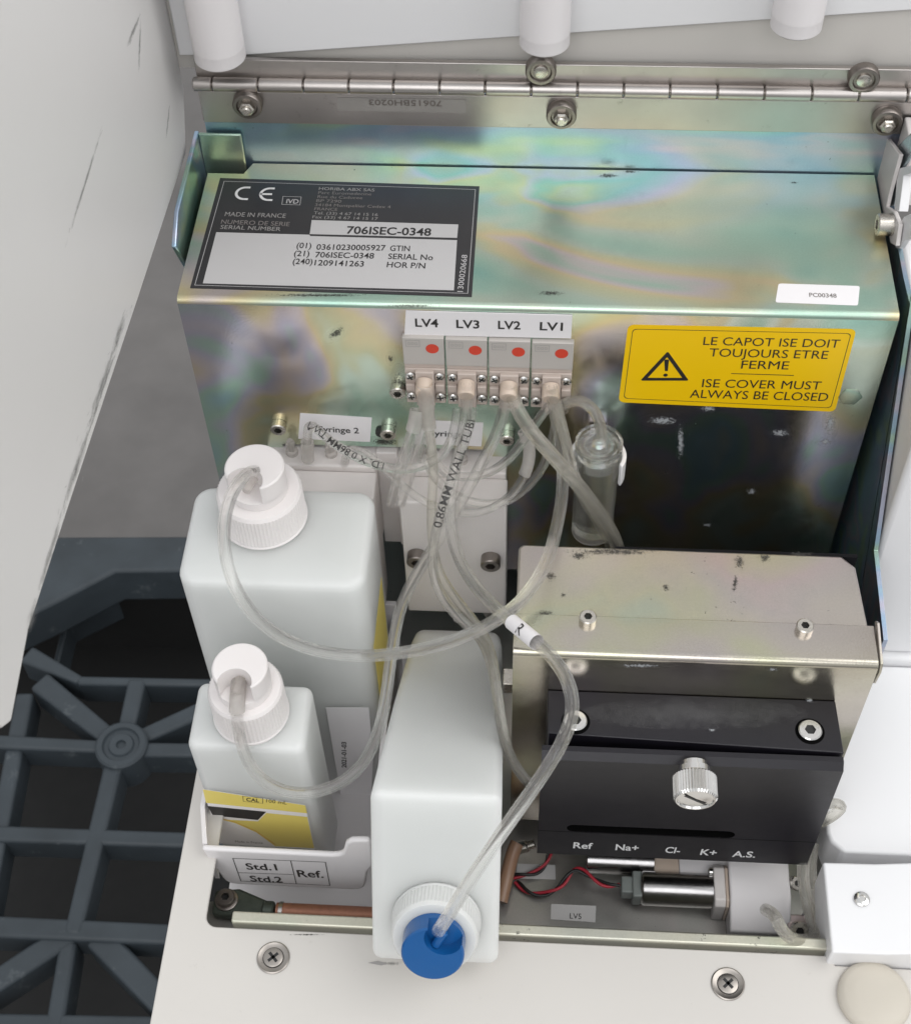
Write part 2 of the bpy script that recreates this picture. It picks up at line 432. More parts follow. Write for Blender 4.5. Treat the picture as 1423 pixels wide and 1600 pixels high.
def phillips(o, axis, r, h, name, parent, mat='chrome', ring=0, turn=.4):
    mb = MB(); o = Vector(o); x, y, a = mb.frame(axis)
    if ring:
        mb.lathe(o, axis, [(ring, -.5), (ring, .2), (ring*.93, .45), (ring*.80, .15), (r*1.08, .0)], mat, 40, False, False)
        mb.lathe(o, axis, [(r*1.1, -.2), (r*1.1, -.19)], 'socket', 24)
    mb.lathe(o, axis, [(r, -.3), (r, h*.5), (r*.8, h*.85), (r*.4, h)], mat, 24)
    for k in range(2):
        t = turn + k*math.pi/2; d = x*math.cos(t)+y*math.sin(t); s = a.cross(d)
        L, w = r*.62, r*.15
        c = o + a*(h+.03)
        mb.prism([c-d*L-s*w*.5, c+d*L-s*w*.5, c+d*L+s*w*.5, c-d*L+s*w*.5] if 0 else [c-d*L-s*w, c+d*L-s*w, c+d*L+s*w, c-d*L+s*w], a*-.3, 'socket')
    return mb.build(name, parent, smooth=40)

# ------------------------------------------------------------------ tubes
def spline(P, step=2.0):
    P = [Vector(p) for p in P]; Q = [P[0]*2-P[1]] + P + [P[-1]*2-P[-2]]; out = []
    for i in range(1, len(Q)-2):
        a, b, c, d = Q[i-1:i+3]
        k = max(3, int((c-b).length/step))
        for j in range(k):
            t = j/k
            out.append(.5*((2*b)+(c-a)*t+(2*a-5*b+4*c-d)*t*t+(3*b-a-3*c+d)*t**3))
    out.append(P[-1])
    for _ in range(3): out = [out[0]] + [(out[i-1]+out[i]*2+out[i+1])/4 for i in range(1, len(out)-1)] + [out[-1]]
    return out
def frames(pts):
    T = [(pts[min(i+1, len(pts)-1)]-pts[max(i-1, 0)]).normalized() for i in range(len(pts))]
    a = T[0].cross(Vector((.3, .5, .8))).normalized(); out = []
    for t in T:
        a = (a - t*a.dot(t)).normalized(); out.append((t, a, t.cross(a)))
    return out
def tube_text(mb, s, pts, r, s0, size, mat, flip=False, turn=0., spread=1.0, bold=.006):
    L = [0]
    for i in range(1, len(pts)): L.append(L[-1]+(pts[i]-pts[i-1]).length)
    v, f = glyphs(s, bold); w = []
    for (u, h) in v:
        d = s0 + (-u if flip else u)*size*spread
        d = min(max(d, .01), L[-1]-.01)
        i = max(k for k in range(len(L)) if L[k] <= d); i = min(i, len(pts)-2)
        q = (d-L[i])/max(L[i+1]-L[i], 1e-6)
        p = pts[i].lerp(pts[i+1], q); t = (pts[i+1]-pts[i]).normalized()
        n = (CAM-p); n = (n-t*n.dot(t)).normalized(); b = n.cross(t)
        if flip: b = -b
        ph = turn + (h/CAPH-.5)*size*CAPH/r
        w.append(p + (n*math.cos(ph)+b*math.sin(ph))*(r+.05))
    mb.add(w, f, mat)
def tube(name, label, path, r=2.2, bore=1.1, mat='tube', texts=(), sleeves=(), cat='tube', group='clear tubes of the fluid module', rfun=None, tr=None):
    P = [at(px, py, 'y', Y) for px, py, Y in path]
    pts = spline(P); fr = frames(pts)
    base = P[0]
    mb = MB(); mb.sweep(pts, fr, r, mat, 14, rfun=rfun)
    if bore: mb.sweep(pts, fr, bore, 'bore', 10)
    t0, a0, b0 = fr[0]
    if not texts and not sleeves:
        o = mb.build(name, None, base, smooth=60)
        return tag(o, label, cat, group)
    root = thing(name, label, cat, base, group)
    mb.build('hose', root, smooth=60)
    for (s, s0, size, m, flip, turn) in texts:
        k = MB(); tube_text(k, s, pts, tr or r, s0, size, m, flip, turn); k.build('printed_lettering', root, smooth=0)
    for (i0, i1, rr, m, nm) in sleeves:
        n = len(pts); a, b = int(i0*(n-1)), int(i1*(n-1))
        k = MB(); k.sweep(pts[a:b+1], fr[a:b+1], rr, m, 16, caps=False); k.build(nm, root, smooth=60)
    return root

# ================================================================== FLOOR AND PALLET
FZ = -720.0
mb = MB(); mb.sheet([(-4000, -3000, FZ), (4000, -3000, FZ), (4000, 5000, FZ), (-4000, 5000, FZ)], 'floor', (0, 0, 1))
tag(mb.build('floor', None, (0, 0, FZ)), None, None, kind='structure')
PZ = -560.0
pal = thing('plastic_pallet', 'dark grey ribbed plastic pallet lying on the floor, lower left', 'pallet', (-160, 140, FZ))
def bar(mb, a, b, w0, w1, z=PZ, th=26, mat='pallet'):
    A = at(*a, 'z', z); B = at(*b, 'z', z); t = (B-A).normalized(); s = Vector((-t.y, t.x, 0))
    k = 1/2.3
    mb.prism([A-s*w0*k/2, B-s*w1*k/2, B+s*w1*k/2, A+s*w0*k/2], (0, 0, -th), mat)
mb = MB()
for i, (a, b, w0, w1) in enumerate([((-160, 1150), (172, 1166), 26, 22), ((205, 1170), (460, 1172), 26, 24), ((176, 1195), (112, 1460), 30, 26), ((-160, 1296), (420, 1316), 27, 25),
                    ((-160, 1440), (420, 1466), 34, 30), ((60, 1062), (175, 1155), 38, 30), ((330, 1100), (215, 1152), 30, 28), ((214, 1060), (196, 1140), 30, 28),
                    ((40, 1020), (125, 1062), 34, 16), ((120, 1062), (460, 1068), 17, 14), ((38, 1082), (-25, 1420), 30, 26), ((110, 1455), (-80, 1580), 38, 34), ((150, 1460), (270, 1585), 40, 36),
                    ((106, 1470), (78, 1640), 26, 26), ((-160, 1592), (400, 1602), 22, 22)]):
    bar(mb, a, b, w0, w1, PZ-.35*i, 26)
mb.build('deck_grid', pal, bevel=2.5, seg=2)
mb = MB(); c = at(190, 1166, 'z', PZ)
mb.lathe(c-Vector((0, 0, 26)), (0, 0, 1), [(18, 0), (18, 27.5), (16.5, 29), (13, 29), (12, 27), (9, 27), (8, 28.5), (3.5, 28.5), (3, 26.5)], 'pallet', 40)
mb.build('hub', pal)
mb = MB()
o1 = [at(x, y, 'z', PZ+1) for x, y in [(-60, 838), (520, 836), (520, 888), (180, 892), (78, 945), (-60, 1010)]]
mb.prism(o1, (0, 0, -40), 'pallet')
yb_ = at(200, 838, 'z', PZ+1).y; mb.box(-420, 140, yb_-9, yb_-3, PZ-146, PZ-39.5, 'pallet2')
mb.build('rim', pal, bevel=4, seg=2)
mb = MB()
o2 = [at(x, y, 'z', PZ-70) for x, y in [(80, 1045), (98, 968), (182, 925), (520, 930), (520, 938), (186, 933), (107, 972), (90, 1045)]]
mb.prism(o2, (0, 0, -30), 'pallet')
mb.build('lower_rim', pal, bevel=2)
mb = MB(); q = [at(x, y, 'z', PZ) for x, y in [(-300, 845), (520, 845), (520, 1700), (-300, 1700)]]
mb.prism([Vector((p.x, p.y, PZ-142)) for p in q], (0, 0, -20), 'pallet2'); mb.build('base_deck', pal)

# ================================================================== CHASSIS
FL = -186.0
ch = thing('analyser_chassis', 'zinc plated sheet metal chassis with back plate and side plates round the module', 'chassis', (114, 0, -172))
mb = MB(); mb.box(0.5, 236, 68.7, 70.4, -186, 29, 'zinc_back'); mb.build('back_plate', ch)
mb = MB()
lp = [at(310, 206, 'x', -2), at(279, 330, 'x', -2), at(275, 386, 'x', -2)]
mb.prism([(-2, 68.6, 13.2), lp[0], lp[1], lp[2], (-2, 22, -4), (-2, 30, -20), (-2, 30, -186), (-2, 68.6, -186)], (-1.6, 0, 0), 'zinc_back')
mb.build('side_plate', ch, bevel=.5)
mb = MB(); mb.box(-2, 12.8, 66.4, 67.6, -30, 13.4, 'zinc_top'); mb.build('corner_tab', ch, bevel=1.2)
mb = MB()
rp = [at(1423, 462, 'x', 232), at(1365, 860, 'x', 232), at(1380, 1000, 'x', 232)]
mb.prism([(232, 68.6, -2), (232, 20, -2), (232, 6, -1), rp[0], rp[1], rp[2], (232, -66, -186), (232, 68.6, -186)], (1.5, 0, 0), 'zinc_back')
mb.build('side_plate', ch, bevel=.4)
mb = MB()
mb.box(66, 231, -146.5, 68.6, FL-2, FL, 'zinc_dark'); mb.box(-1, 66, -146.5, -123.5, FL-2, FL, 'zinc_dark'); mb.box(-1, 66, -10, 68.6, FL-2, FL, 'zinc_dark')
mb.build('base_plate', ch)
mb = MB(); mb.box(18.5, 219, -146.2, -142.2, FL, -147.6, 'lip'); mb.build('front_lip', ch, bevel=.7, seg=3)
mb = MB()   # added black sheets hidden behind the pump so the zinc front reflects dark
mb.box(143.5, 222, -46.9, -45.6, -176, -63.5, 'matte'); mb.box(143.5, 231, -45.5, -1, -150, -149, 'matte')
mb.build('dark_reflection_card', ch)

# front panel in cream paint, with its cut-out
fp = thing('front_panel', 'cream painted metal front panel along the bottom with a rectangular cut-out', 'panel', (114, -200, -190))
x0, xi, xr, yf = -3.2, 9.3, 216.8, -147.2
mb = MB()
def arc(cx, cy, r, a0, a1, k=5): return [(cx+r*math.cos(math.radians(a0+(a1-a0)*i/k)), cy+r*math.sin(math.radians(a0+(a1-a0)*i/k))) for i in range(k+1)]
poly = [(x0, -20), (x0, -330), (300, -330), (300, -150.5), (xr+3, -150.5), (xr+3, yf)] + [(xi+4, yf)][:0] + arc(xi+4, yf+4, 4, 270, 180) + [(xi, -20)]
mb.prism([(p[0], p[1], -150) for p in poly], (0, 0, -1.6), 'paint')
mb.box(x0, x0+1.5, -330, -20, -185, -151.7, 'paint')
mb.build('sheet', fp, bevel=.5, seg=2)
for (px, py) in ((427, 1497), (1137, 1538)):
    phillips(at(px, py, 'z', -149.8), (0, 0, 1), 3.3, .7, 'screw', fp, 'washer', ring=5.5, turn=.75)
mb = MB(); mb.prism([at(x, y, 'z', -149.85) for x, y in [(575, 1505), (590, 1502), (606, 1506), (596, 1509)]], (0, 0, .05), 'inkgrey')
mb.build('smudge', fp, smooth=0)
for a in ((480, 1461, 50, 2.5, 'grime'), (610, 1506, 20, 4, 'rub')):
    smear(a[0], a[1], ('z', -150), a[2], a[3], a[4], fp, 'stain_mark')
mb = MB(); c = at(1366, 1557, 'z', -148)
mb.lathe(Vector((c.x, c.y, -150)), (0, 0, 1), [(11.6, 0), (11.8, 1.4), (11.2, 2.6), (9.4, 3.6), (6, 4.1), (2, 4.3)], 'rubber', 40)
tag(mb.build('rubber_bumper', None, (c.x, c.y, -150)), 'round cream rubber bumper on the front panel at lower right', 'bumper')

# right hand white panels
sp = thing('side_panel', 'glossy white painted side deck to the right of the black electrode block', 'panel', (250, -80, -170))
a, b = at(1400, 1036, 'z', -148), at(1283, 1334, 'z', -150)
mb = MB()
q = [(222, a.y, -150), (330, a.y, -150), (330, b.y+1, -150), (227, b.y+1, -150), (223, b.y+4.5, -150), (222, b.y+8, -150)]
mb.prism(q, (0, 0, -20), 'paint2'); mb.build('lower_deck', sp, bevel=1.2)
mb = MB(); mb.box(234.5, 330, a.y+.5, 72, -175, -146.5, 'paint2'); mb.build('upper_deck', sp, bevel=1.5)
cv = thing('valve_cover', 'white bent sheet cover held by one rivet right of the white valve block', 'cover', (240, -135, -170))
mb = MB()
p = [at(1288, 1346, 'z', -140), at(1366, 1346, 'z', -140), at(1372, 1492, 'z', -140), at(1300, 1490, 'z', -140)]
xs = []; ys = (-150.0, -118.6)
mb.prism([(217.2, ys[0], -186), (217.2, ys[0], -140), (234.5, ys[0], -139.5), (300, ys[0], -128), (300, ys[0], -186)], (0, ys[1]-ys[0], 0), 'paint2')
mb.build('shell', cv, bevel=.8)
c = at(1346, 1406, 'z', -139.6); mb = MB()
mb.lathe(c, (0, 0, 1), [(2.6, -.4), (2.6, .5), (2, .9), (1.2, 1.0), (1.0, .6), (.5, .6)], 'chrome', 24); mb.build('rivet', cv)

# ================================================================== HOOD with hinge
hd = thing('hood', 'white painted hood swung open behind the module, its scuffed side panel at left', 'hood', (114, 73, 33))
mb = MB()
px = [(303, 96), (291, 238), (215, 470), (105, 800), (45, 985), (18, 1128)]
side = [at(x, y, 'x', -6) for x, y in px]
side = [Vector((-6, 74.5, 40)), Vector((-6, 74.5, 26))] + side[1:]
last = side[-1]
side += [last + Vector((0, -4, 4)), last + Vector((0, -30, 60)), Vector((-6, -190, 330)), Vector((-6, 74.5, 330))]
mb.prism(side, (-2.2, 0, 0), 'hood'); mb.build('side_panel', hd, bevel=.7)
mb = MB(); mb.box(-8, 330, 74.7, 76.7, 34, 330, 'paint'); mb.build('back_panel', hd)
mb = MB()
t = [at(385, 86, 'y', 73), at(480, 76, 'y', 73), at(1130, 26, 'y', 73), at(1423, 8, 'y', 73)]
mb.prism([(-5, 73, t[0].z-.5), t[0], t[3]+Vector((40, 0, 2)), (300, 73, 330), (-5, 73, 330)], (0, 1.6, 0), 'paint2')
mb.build('inner_liner', hd, bevel=.5)
for i, (px_, py_, r) in enumerate(((347, 104, 8.3), (850, 82, 7.9), (1240, 56, 7.9))):
    c = at(px_, py_, 'y', 64); mb = MB()
    mb.lathe((c.x, 64, c.z+3.2), (0, 0, 1), [(r*.9, 0), (r, .8), (r, 5), (r*1.004, 5.2), (r, 5.4), (r, 120)], 'plastic', 40)
    mb.box(c.x-6, c.x+6, 66, 73.2, 96, 118, 'plastic')
    mb.build('post', hd)
def streaks(mb, pts, plane, n, wid, mat, jitter, seed, up):
    rnd = random.Random(seed); ax, val = plane
    for k in range(n):
        u = rnd.random()*(len(pts)-1); i = int(u); q = u-i
        x = pts[i][0]*(1-q)+pts[i+1][0]*q; y = pts[i][1]*(1-q)+pts[i+1][1]*q
        dx, dy = pts[i+1][0]-pts[i][0], pts[i+1][1]-pts[i][1]; l = math.hypot(dx, dy); dx, dy = dx/l, dy/l
        L = rnd.uniform(3, 13); ox = rnd.gauss(0, jitter)
        a = (x+ox, y); b = (x+ox+dx*L+rnd.uniform(-2, 2), y+dy*L)
        A, B = at(*a, ax, val), at(*b, ax, val)
        line(mb, A, B, wid*rnd.uniform(.4, 1.3), mat, up)
def scuff(*a):
    mb = MB(); streaks(mb, *a); mb.build('scuff', hd, smooth=0)
U_ = (1, 0, 0); PL = ('x', -5.93)
for a in ((208, 48, 34, 3.5, 112), (218, 70, 52, 2, 92), (133, 285, 110, 2.5, 107), (262, 190, 34, 1.5, 96), (186, 520, 45, 6, 108), (160, 600, 90, 6, 109), (118, 735, 90, 6, 108), (150, 640, 150, 2.5, 108.5), (78, 865, 90, 5, 107), (50, 965, 36, 8, 104)):
    smear(a[0], a[1], ('x', -6), a[2], a[3], 'rub', hd, 'scuff', a[4])
scuff([(219, 20), (203, 70)], PL, 5, .16, 'scuffgrey', 1.0, 1, U_)
scuff([(200, 470), (145, 640), (85, 830)], PL, 24, .16, 'scuffgrey', 5.0, 4, U_)
scuff([(160, 200), (103, 380)], PL, 6, .14, 'scuffgrey', 1.0, 3, U_)

hg = thing('piano_hinge', 'long stainless steel hinge joining the hood to the back plate', 'hinge', (115, 70, 31))
mb = MB(); mb.box(.5, 250, 67.5, 68.5, 17.4, 30, 'leaf'); mb.build('lower_leaf', hg, bevel=.3)
mb = MB(); mb.box(.2, 250, 70.5, 72.6, 31.5, 40.2, 'leaf'); mb.build('upper_leaf', hg, bevel=.3)
bx = [300, 331, 403, 474, 545, 615, 687, 758, 830, 902, 974, 1046, 1120, 1193, 1267, 1340, 1415, 1490]
for i in range(len(bx)-1):
    t0_, t1_ = (bx[i]-300)/1123, (bx[i+1]-300)/1123
    y0_, y1_ = 121+28*t0_, 121+28*t1_
    A = at(bx[i]+1, y0_, 'y', 69.0).x; B = at(bx[i+1]-1, y1_, 'y', 69.0).x
    mb = MB(); mb.lathe((A, 68.6, 32.0), (1, 0, 0), [(2.0, 0), (2.35, .3), (2.35, B-A-.3), (2.0, B-A)], 'leaf', 20)
    mb.build('knuckle', hg)
mb = MB(); mb.lathe((.5, 68.6, 32.0), (1, 0, 0), [(1.2, 0), (1.2, 245)], 'screw_dark', 12); mb.build('pin', hg)
def hinge_bolt(px_, py_, y, hexed):
    c = at(px_, py_, 'y', y); mb = MB()
    mb.lathe((c.x, y, c.z), (0, -1, 0), [(5.0, 0), (5.0, 2.6), (4.6, 3.2), (3.6, 3.3), (3.2, 2.5), (2.4, 2.5)], 'screw_dark', 36)
    if hexed:
        mb.lathe((c.x, y, c.z), (0, -1, 0), [(2.6, 2.4), (2.6, 4.4), (2.1, 5.0)], 'bolt', 6)
        mb.lathe((c.x, y, c.z), (0, -1, 0), [(1.7, 4.8), (1.7, 5.6), (1.2, 6.0)], 'bolt', 16)
    else: mb.lathe((c.x, y, c.z), (0, -1, 0), [(2.3, 2.4), (2.3, 3.1), (1.9, 3.3)], 'bolt', 20)
    mb.build('bolt', hg)
for q in ((388, 158, 67.4, True), (877, 174, 67.4, True), (1384, 184, 67.4, True), (845, 104, 70.4, False), (1348, 117, 70.4, False)): hinge_bolt(*q)
mb = MB()
mb.sheet(quad([(527, 152), (728, 155), (728, 176), (527, 172)], ('y', 67.42)), 'grey_leaf', (0, -1, 0))
textpx(mb, '70615BH0203', (690, 157), (576, 155), -9, ('y', 67.36), 'screw_dark', .01, (0, -.06, 0))
mb.build('worn_sticker', hg, smooth=0)

# ================================================================== METAL COVER with its labels
mc = thing('metal_cover', 'iridescent zinc plated sheet metal cover carrying the black rating plate and yellow warning', 'cover', (114, 30, -70))
mb = MB()
fr_ = [(0, 0), (228, 0), (228, -142), (100, -142), (100, -70), (26, -70), (26, -93), (0, -93)]
mb.prism([(x, 0, z) for x, z in fr_], (0, 1.4, 0), 'zinc_top')
o_front = None
# top sheet and front sheet are one bent plate: profile strip with a rounded front bend
mb = MB()
R_ = 2.0
prof = [(68.0, 0.0)] + [(R_+0-R_*math.sin(math.radians(t)), -R_+R_*math.cos(math.radians(t))) for t in range(0, 91, 15)]
inn = [(y+(0 if i == 0 else 0), z) for i, (y, z) in enumerate(prof)]
v = []; f = []
for (y, z) in prof: v += [(0, y, z), (228, y, z)]
for i in range(len(prof)-1): f.append((2*i, 2*i+2, 2*i+3, 2*i+1))
v2 = [(p[0], p[1], p[2]) for p in v]
mb.add([v[0], v[1]][:0] or [], [], 'zinc_top')
# top with notch at back left
top = [(0, R_, 0), (228, R_, 0), (228, 68, 0), (15, 68, 0), (12.5, 62.3, 0), (0, 62.3, 0)]
mb.prism(top, (0, 0, -1.2), 'zinc_top')
bend = [(R_-R_*math.sin(math.radians(t)), -R_+R_*math.cos(math.radians(t))) for t in range(0, 91, 15)]
v = []; f = []
for (y, z) in bend: v += [(0, y, z), (228, y, z)]
for i in range(len(bend)-1): f.append((2*i, 2*i+2, 2*i+3, 2*i+1))
mb.add(v, f, 'zinc_top')
front = [(0, -R_), (228, -R_), (228, -142), (100, -142), (100, -70), (26, -70), (26, -93), (0, -93)]
mb.prism([(x, 0, z) for x, z in front], (0, 1.2, 0), 'zinc_front')
mb.box(0.02, 1.2, 1.3, 62, -93, -1.3, 'zinc_top'); mb.box(226.8, 227.98, 1.3, 67, -142, -1.3, 'zinc_top')
mb.build('cover_sheet', mc, smooth=50)
for (px_, py_, hx) in ((436, 663, 1), (607, 671, 1), (792, 680, 1), (622, 606, 1)):
    socket_screw(at(px_, py_, 'y', -.1), (0, -1, 0), 2.75, 3.0, 1.45, 'screw', mc, 'bolt')
mb = MB(); c = at(595, 674, 'y', -.1); mb.lathe(c, (0, -1, 0), [(2, 0), (1.8, 1.2), (.8, 1.4)], 'soot', 12); mb.build('rivet', mc); mb = MB()
c = at(1328, 620, 'y', -.02); mb.lathe(c, (0, -1, 0), [(4.0, 0), (4.0, .15), (3.4, .25)], 'zinc_top', 6)
mb.build('blind_stud', mc)
# wear: chalky scuffs, black smudges
mb = MB(); rnd = random.Random(3)
WP = None
def blot(px_, py_, plane, rx, n, mat, up, sx=1., sy=1.):
    mb = MB()
    for _ in range(n):
        c = at(px_+rnd.gauss(0, rx*sx), py_+rnd.gauss(0, rx*sy), *plane); r = abs(rnd.gauss(0, .20))+.06
        x, y, a_ = mb.frame(up); k = 7
        mb.sheet([c + x*math.cos(6.283*i/k)*r*rnd.uniform(.5, 1.4)+y*math.sin(6.283*i/k)*r*rnd.uniform(.3, 1) for i in range(k)], mat, up)
    mb.build('wear_mark', WP, smooth=0)
WP = mc
FP = ('y', -.05); TP = ('z', .04); UF = (0, -1, 0); UT = (0, 0, 1)
for a in ((1218, 676, 26, 10, 'chalk'), (1297, 662, 14, 26, 'chalk'), (1290, 690, 16, 9, 'chalk'), (1106, 638, 22, 8, 'chalk'), (1174, 768, 13, 9, 'chalk'), (1063, 690, 9, 46, 'chalk'), (1035, 657, 40, 12, 'chalk'), (1105, 820, 14, 5, 'chalk')):
    smear(a[0], a[1], ('y', 0), a[2], a[3], a[4], mc)
for a in ((950, 274, 30, 7, 'grime'), (985, 268, 22, 4, 'grime'), (860, 458, 40, 7, 'grime'), (500, 461, 150, 5, 'grime'), (640, 478, 90, 5, 'grime'), (1240, 285, 12, 4, 'grime'), (940, 350, 120, 60, 'dust')):
    smear(a[0], a[1], ('z', 0), a[2], a[3], a[4], mc)
for a in ((525, 520, 26, 12, 'grime', -35), (622, 600, 14, 34, 'grime', 0), (610, 560, 8, 12, 'grime', 0), (600, 690, 40, 10, 'grime', 0)):
    smear(a[0], a[1], ('y', 0), a[2], a[3], a[4], mc, ang=a[5])

# rating plate
TZ = ('z', 0.0); U3 = (0, 0, 1)
mb = MB(); Q = quad([(344, 278), (749, 291), (737, 464), (297, 450)], TZ, .12)
mb.prism(Q, (0, 0, -.11), 'black_label')
rpl = mb.build('rating_plate', mc, smooth=0)
mb = MB()
outline(mb, quad([(350, 283), (743, 296), (731, 459), (304, 446)], TZ, .16), .18, 'silver_label', U3)
mb.sheet(quad([(487, 344), (716, 351), (714, 372), (484, 366)], TZ, .17), 'silver_label', U3)
mb.sheet(quad([(338, 363), (484, 367), (484.5, 369), (714, 375.5), (709, 454), (317, 443)], TZ, .17), 'silver_label', U3)
mb.build('blank_field', rpl, smooth=0)
mb = MB(); LT = (0, 0, .24)
def tp(s, pl, pr, h, mat='inkgrey', bold=0.): textpx(mb, s, pl, pr, h, TZ, mat, bold, LT)
tp('706ISEC-0348', (541, 365.3), (673, 368.8), 12, 'ink', .02)
tp('(01)', (463, 388), (486, 388.5), 9, 'ink', .01); tp('03610230005927', (494, 390.5), (602, 392), 9, 'ink', .012); tp('GTIN', (609, 392.5), (640, 393), 9, 'ink', .01)
tp('(21)', (459, 400.5), (483, 401), 9, 'ink', .01); tp('706ISEC-0348', (492, 402.5), (584, 404.5), 9, 'ink', .012); tp('SERIAL No', (606, 405), (676, 407), 9, 'ink', .01)
tp('(240)', (457, 413), (488, 413.5), 9, 'ink', .01); tp('1209141263', (491, 415), (568, 417), 9, 'ink', .012); tp('HOR P/N', (604, 418), (664, 420), 9, 'ink', .01)
G2 = 'inkbrown'
for i, (s, l, r) in enumerate((('HORIBA ABX SAS', 498, 585), ('Parc Euromedecine', 497, 580), ('Rue du Caducee', 496, 566), ('BP 7290', 494, 533), ('34184 Montpellier Cedex 4', 492, 610), ('FRANCE', 491, 527), ('Tel. (33) 4 67 14 15 16', 490, 590), ('Fax (33) 4 67 14 15 17', 488, 590))):
    y = 297+i*6.35; tp(s, (l, y), (r, y+(r-l)*.03), 4.6, 'inkgrey' if i in (0, 6, 7) else G2, .01 if i == 0 else 0)
tp('MADE IN FRANCE', (351, 338), (446, 341), 7, 'inkgrey'); tp('NUMERO DE SERIE', (345, 350), (452, 354), 7, G2); tp('SERIAL NUMBER', (344, 358), (438, 361.5), 6.5, 'inkgrey')
tp('IVD', (447, 318), (466, 318.6), 7, 'silver_label', .01)
outline(mb, [p+Vector((0, 0, .24)) for p in quad([(442, 307), (471, 308), (469, 321), (440, 320)], TZ)], .16, 'silver_label', U3)
# CE mark: arcs
def ce(cx_, cy_, e):
    cen = at(cx_, cy_, 'z', .24); R2, w = 3.5, .95; pts = []
    for i in range(25):
        t = math.radians(90+i*7.5); pts.append((math.cos(t), math.sin(t)))
    for i in range(24):
        a_, b_ = pts[i], pts[i+1]
        mb.sheet([cen+Vector((a_[0]*R2, a_[1]*R2, 0)), cen+Vector((b_[0]*R2, b_[1]*R2, 0)), cen+Vector((b_[0]*(R2-w), b_[1]*(R2-w), 0)), cen+Vector((a_[0]*(R2-w), a_[1]*(R2-w), 0))], 'inkwhite', U3)
    for s in (1, -1): mb.sheet([cen+Vector((-.1, s*R2, 0)), cen+Vector((1.4, s*R2, 0)), cen+Vector((1.4, s*(R2-w), 0)), cen+Vector((-.1, s*(R2-w), 0))], 'inkwhite', U3)
    if e: mb.sheet([cen+Vector((-R2+.3, -w/2, 0)), cen+Vector((.9, -w/2, 0)), cen+Vector((.9, w/2, 0)), cen+Vector((-R2+.3, w/2, 0))], 'inkwhite', U3)
ce(383, 301.5, False); ce(421, 303, True)
a_, b_ = at(723, 456, 'z', .24), at(730, 398, 'z', .24); t_ = b_-a_
text(mb, '1300020668', a_, t_, Vector((0, 0, 1)).cross(t_).normalized()*1.9, 'silver_label', 0)
mb.build('lettering', rpl, smooth=0)
# small asset sticker
mb = MB(); Q = rounded(quad([(1216, 443), (1343, 447), (1340, 477.5), (1211, 472.5)], TZ, .12), .9)
mb.prism(Q, (0, 0, -.11), 'white_label'); st = mb.build('asset_sticker', mc, smooth=0)
mb = MB(); textpx(mb, 'PC00348', (1264, 464), (1307, 465.5), 6.5, TZ, 'inkbrown', .02, (0, 0, .18)); mb.build('lettering', st, smooth=0)

# warning label on the front
FZ0 = ('y', 0.0); UFv = Vector((0, -1, 0))
mb = MB(); Q = rounded(quad([(981, 507), (1338, 514), (1304, 643), (966, 628)], FZ0, .12), 2.4, 5)
mb.prism(Q, (0, .11, 0), 'yellow'); wl = mb.build('warning_label', mc, smooth=0)
mb = MB()
q4 = quad([(988, 513), (1330, 520), (1298, 637), (974, 622)], FZ0, .17)
outline(mb, rounded(q4, 1.6, 4), .3, 'ink', UFv)
tri = quad([(1043, 548), (1076, 594), (1000, 594)], FZ0, .18)
def tri_ring(mb, q, w):
    qi = []
    for i in range(3):
        a_ = (q[i-1]-q[i]).normalized(); b_ = (q[(i+1) % 3]-q[i]).normalized(); qi.append(q[i]+(a_+b_)*(w/a_.cross(b_).length))
    q = rounded(q, .9, 4); qi = rounded(qi, .3, 4); n = len(q)
    for i in range(n): mb.sheet([q[i], q[(i+1) % n], qi[(i+1) % n], qi[i]], 'ink', UFv)
tri_ring(mb, tri, 1.35)
mb.sheet(quad([(1037.5, 561), (1045, 561), (1043, 579), (1038.5, 579)], FZ0, .18), 'ink', UFv)
disc(mb, at(1039.5, 586, 'y', -.18), UFv, .75, 'ink', 16)
def tw(s, pl, pr): textpx(mb, s, pl, pr, 13.5, FZ0, 'ink', 0, (0, -.2, 0))
tw('LE CAPOT ISE DOIT', (1098, 538), (1310, 542.5)); tw('TOUJOURS ETRE', (1107, 556), (1292, 560)); tw('FERME', (1157, 575), (1231, 576.5))
tw('ISE COVER MUST', (1096, 604), (1281, 608)); tw('ALWAYS BE CLOSED', (1077, 620.5), (1292, 626))
line(mb, at(1142, 583.5, 'y', -.2), at(1240, 586.5, 'y', -.2), .3, 'ink', UFv)
mb.build('lettering', wl, smooth=0)
# valve name strip and syringe name tags
mb = MB(); Q = quad([(634, 484), (894, 491), (892, 527), (632, 521)], FZ0, .5); mb.prism(Q, (0, .4, 0), 'white_label'); ns = mb.build('valve_name_strip', mc, smooth=0)
mb = MB()
for s, l, r, y in (('LV4', 649, 685, 508), ('LV3', 713, 749, 510), ('LV2', 778, 813, 511.5), ('LV1', 843, 879, 513.5)): textpx(mb, s, (l, y), (r, y+1), 13, FZ0, 'ink', .02, (0, -.58, 0))
mb.build('lettering', ns, smooth=0)
for k, (Qp, s, l, r, y) in enumerate(((((469, 645), (581, 652), (578, 690), (466, 685)), 'Syringe 2', 498, 561, 673.5), (((652, 655), (755, 660), (752, 697), (648, 693)), 'Syringe 1', 671, 735, 680))):
    mb = MB(); mb.prism(quad(Qp, FZ0, .14), (0, .12, 0), 'white_label'); tg = mb.build('syringe_tag', mc, smooth=0)
    mb = MB(); textpx(mb, s, (l, y), (r, y+3), 9, FZ0, 'ink', .015, (0, -.2, 0)); mb.build('lettering', tg, smooth=0)

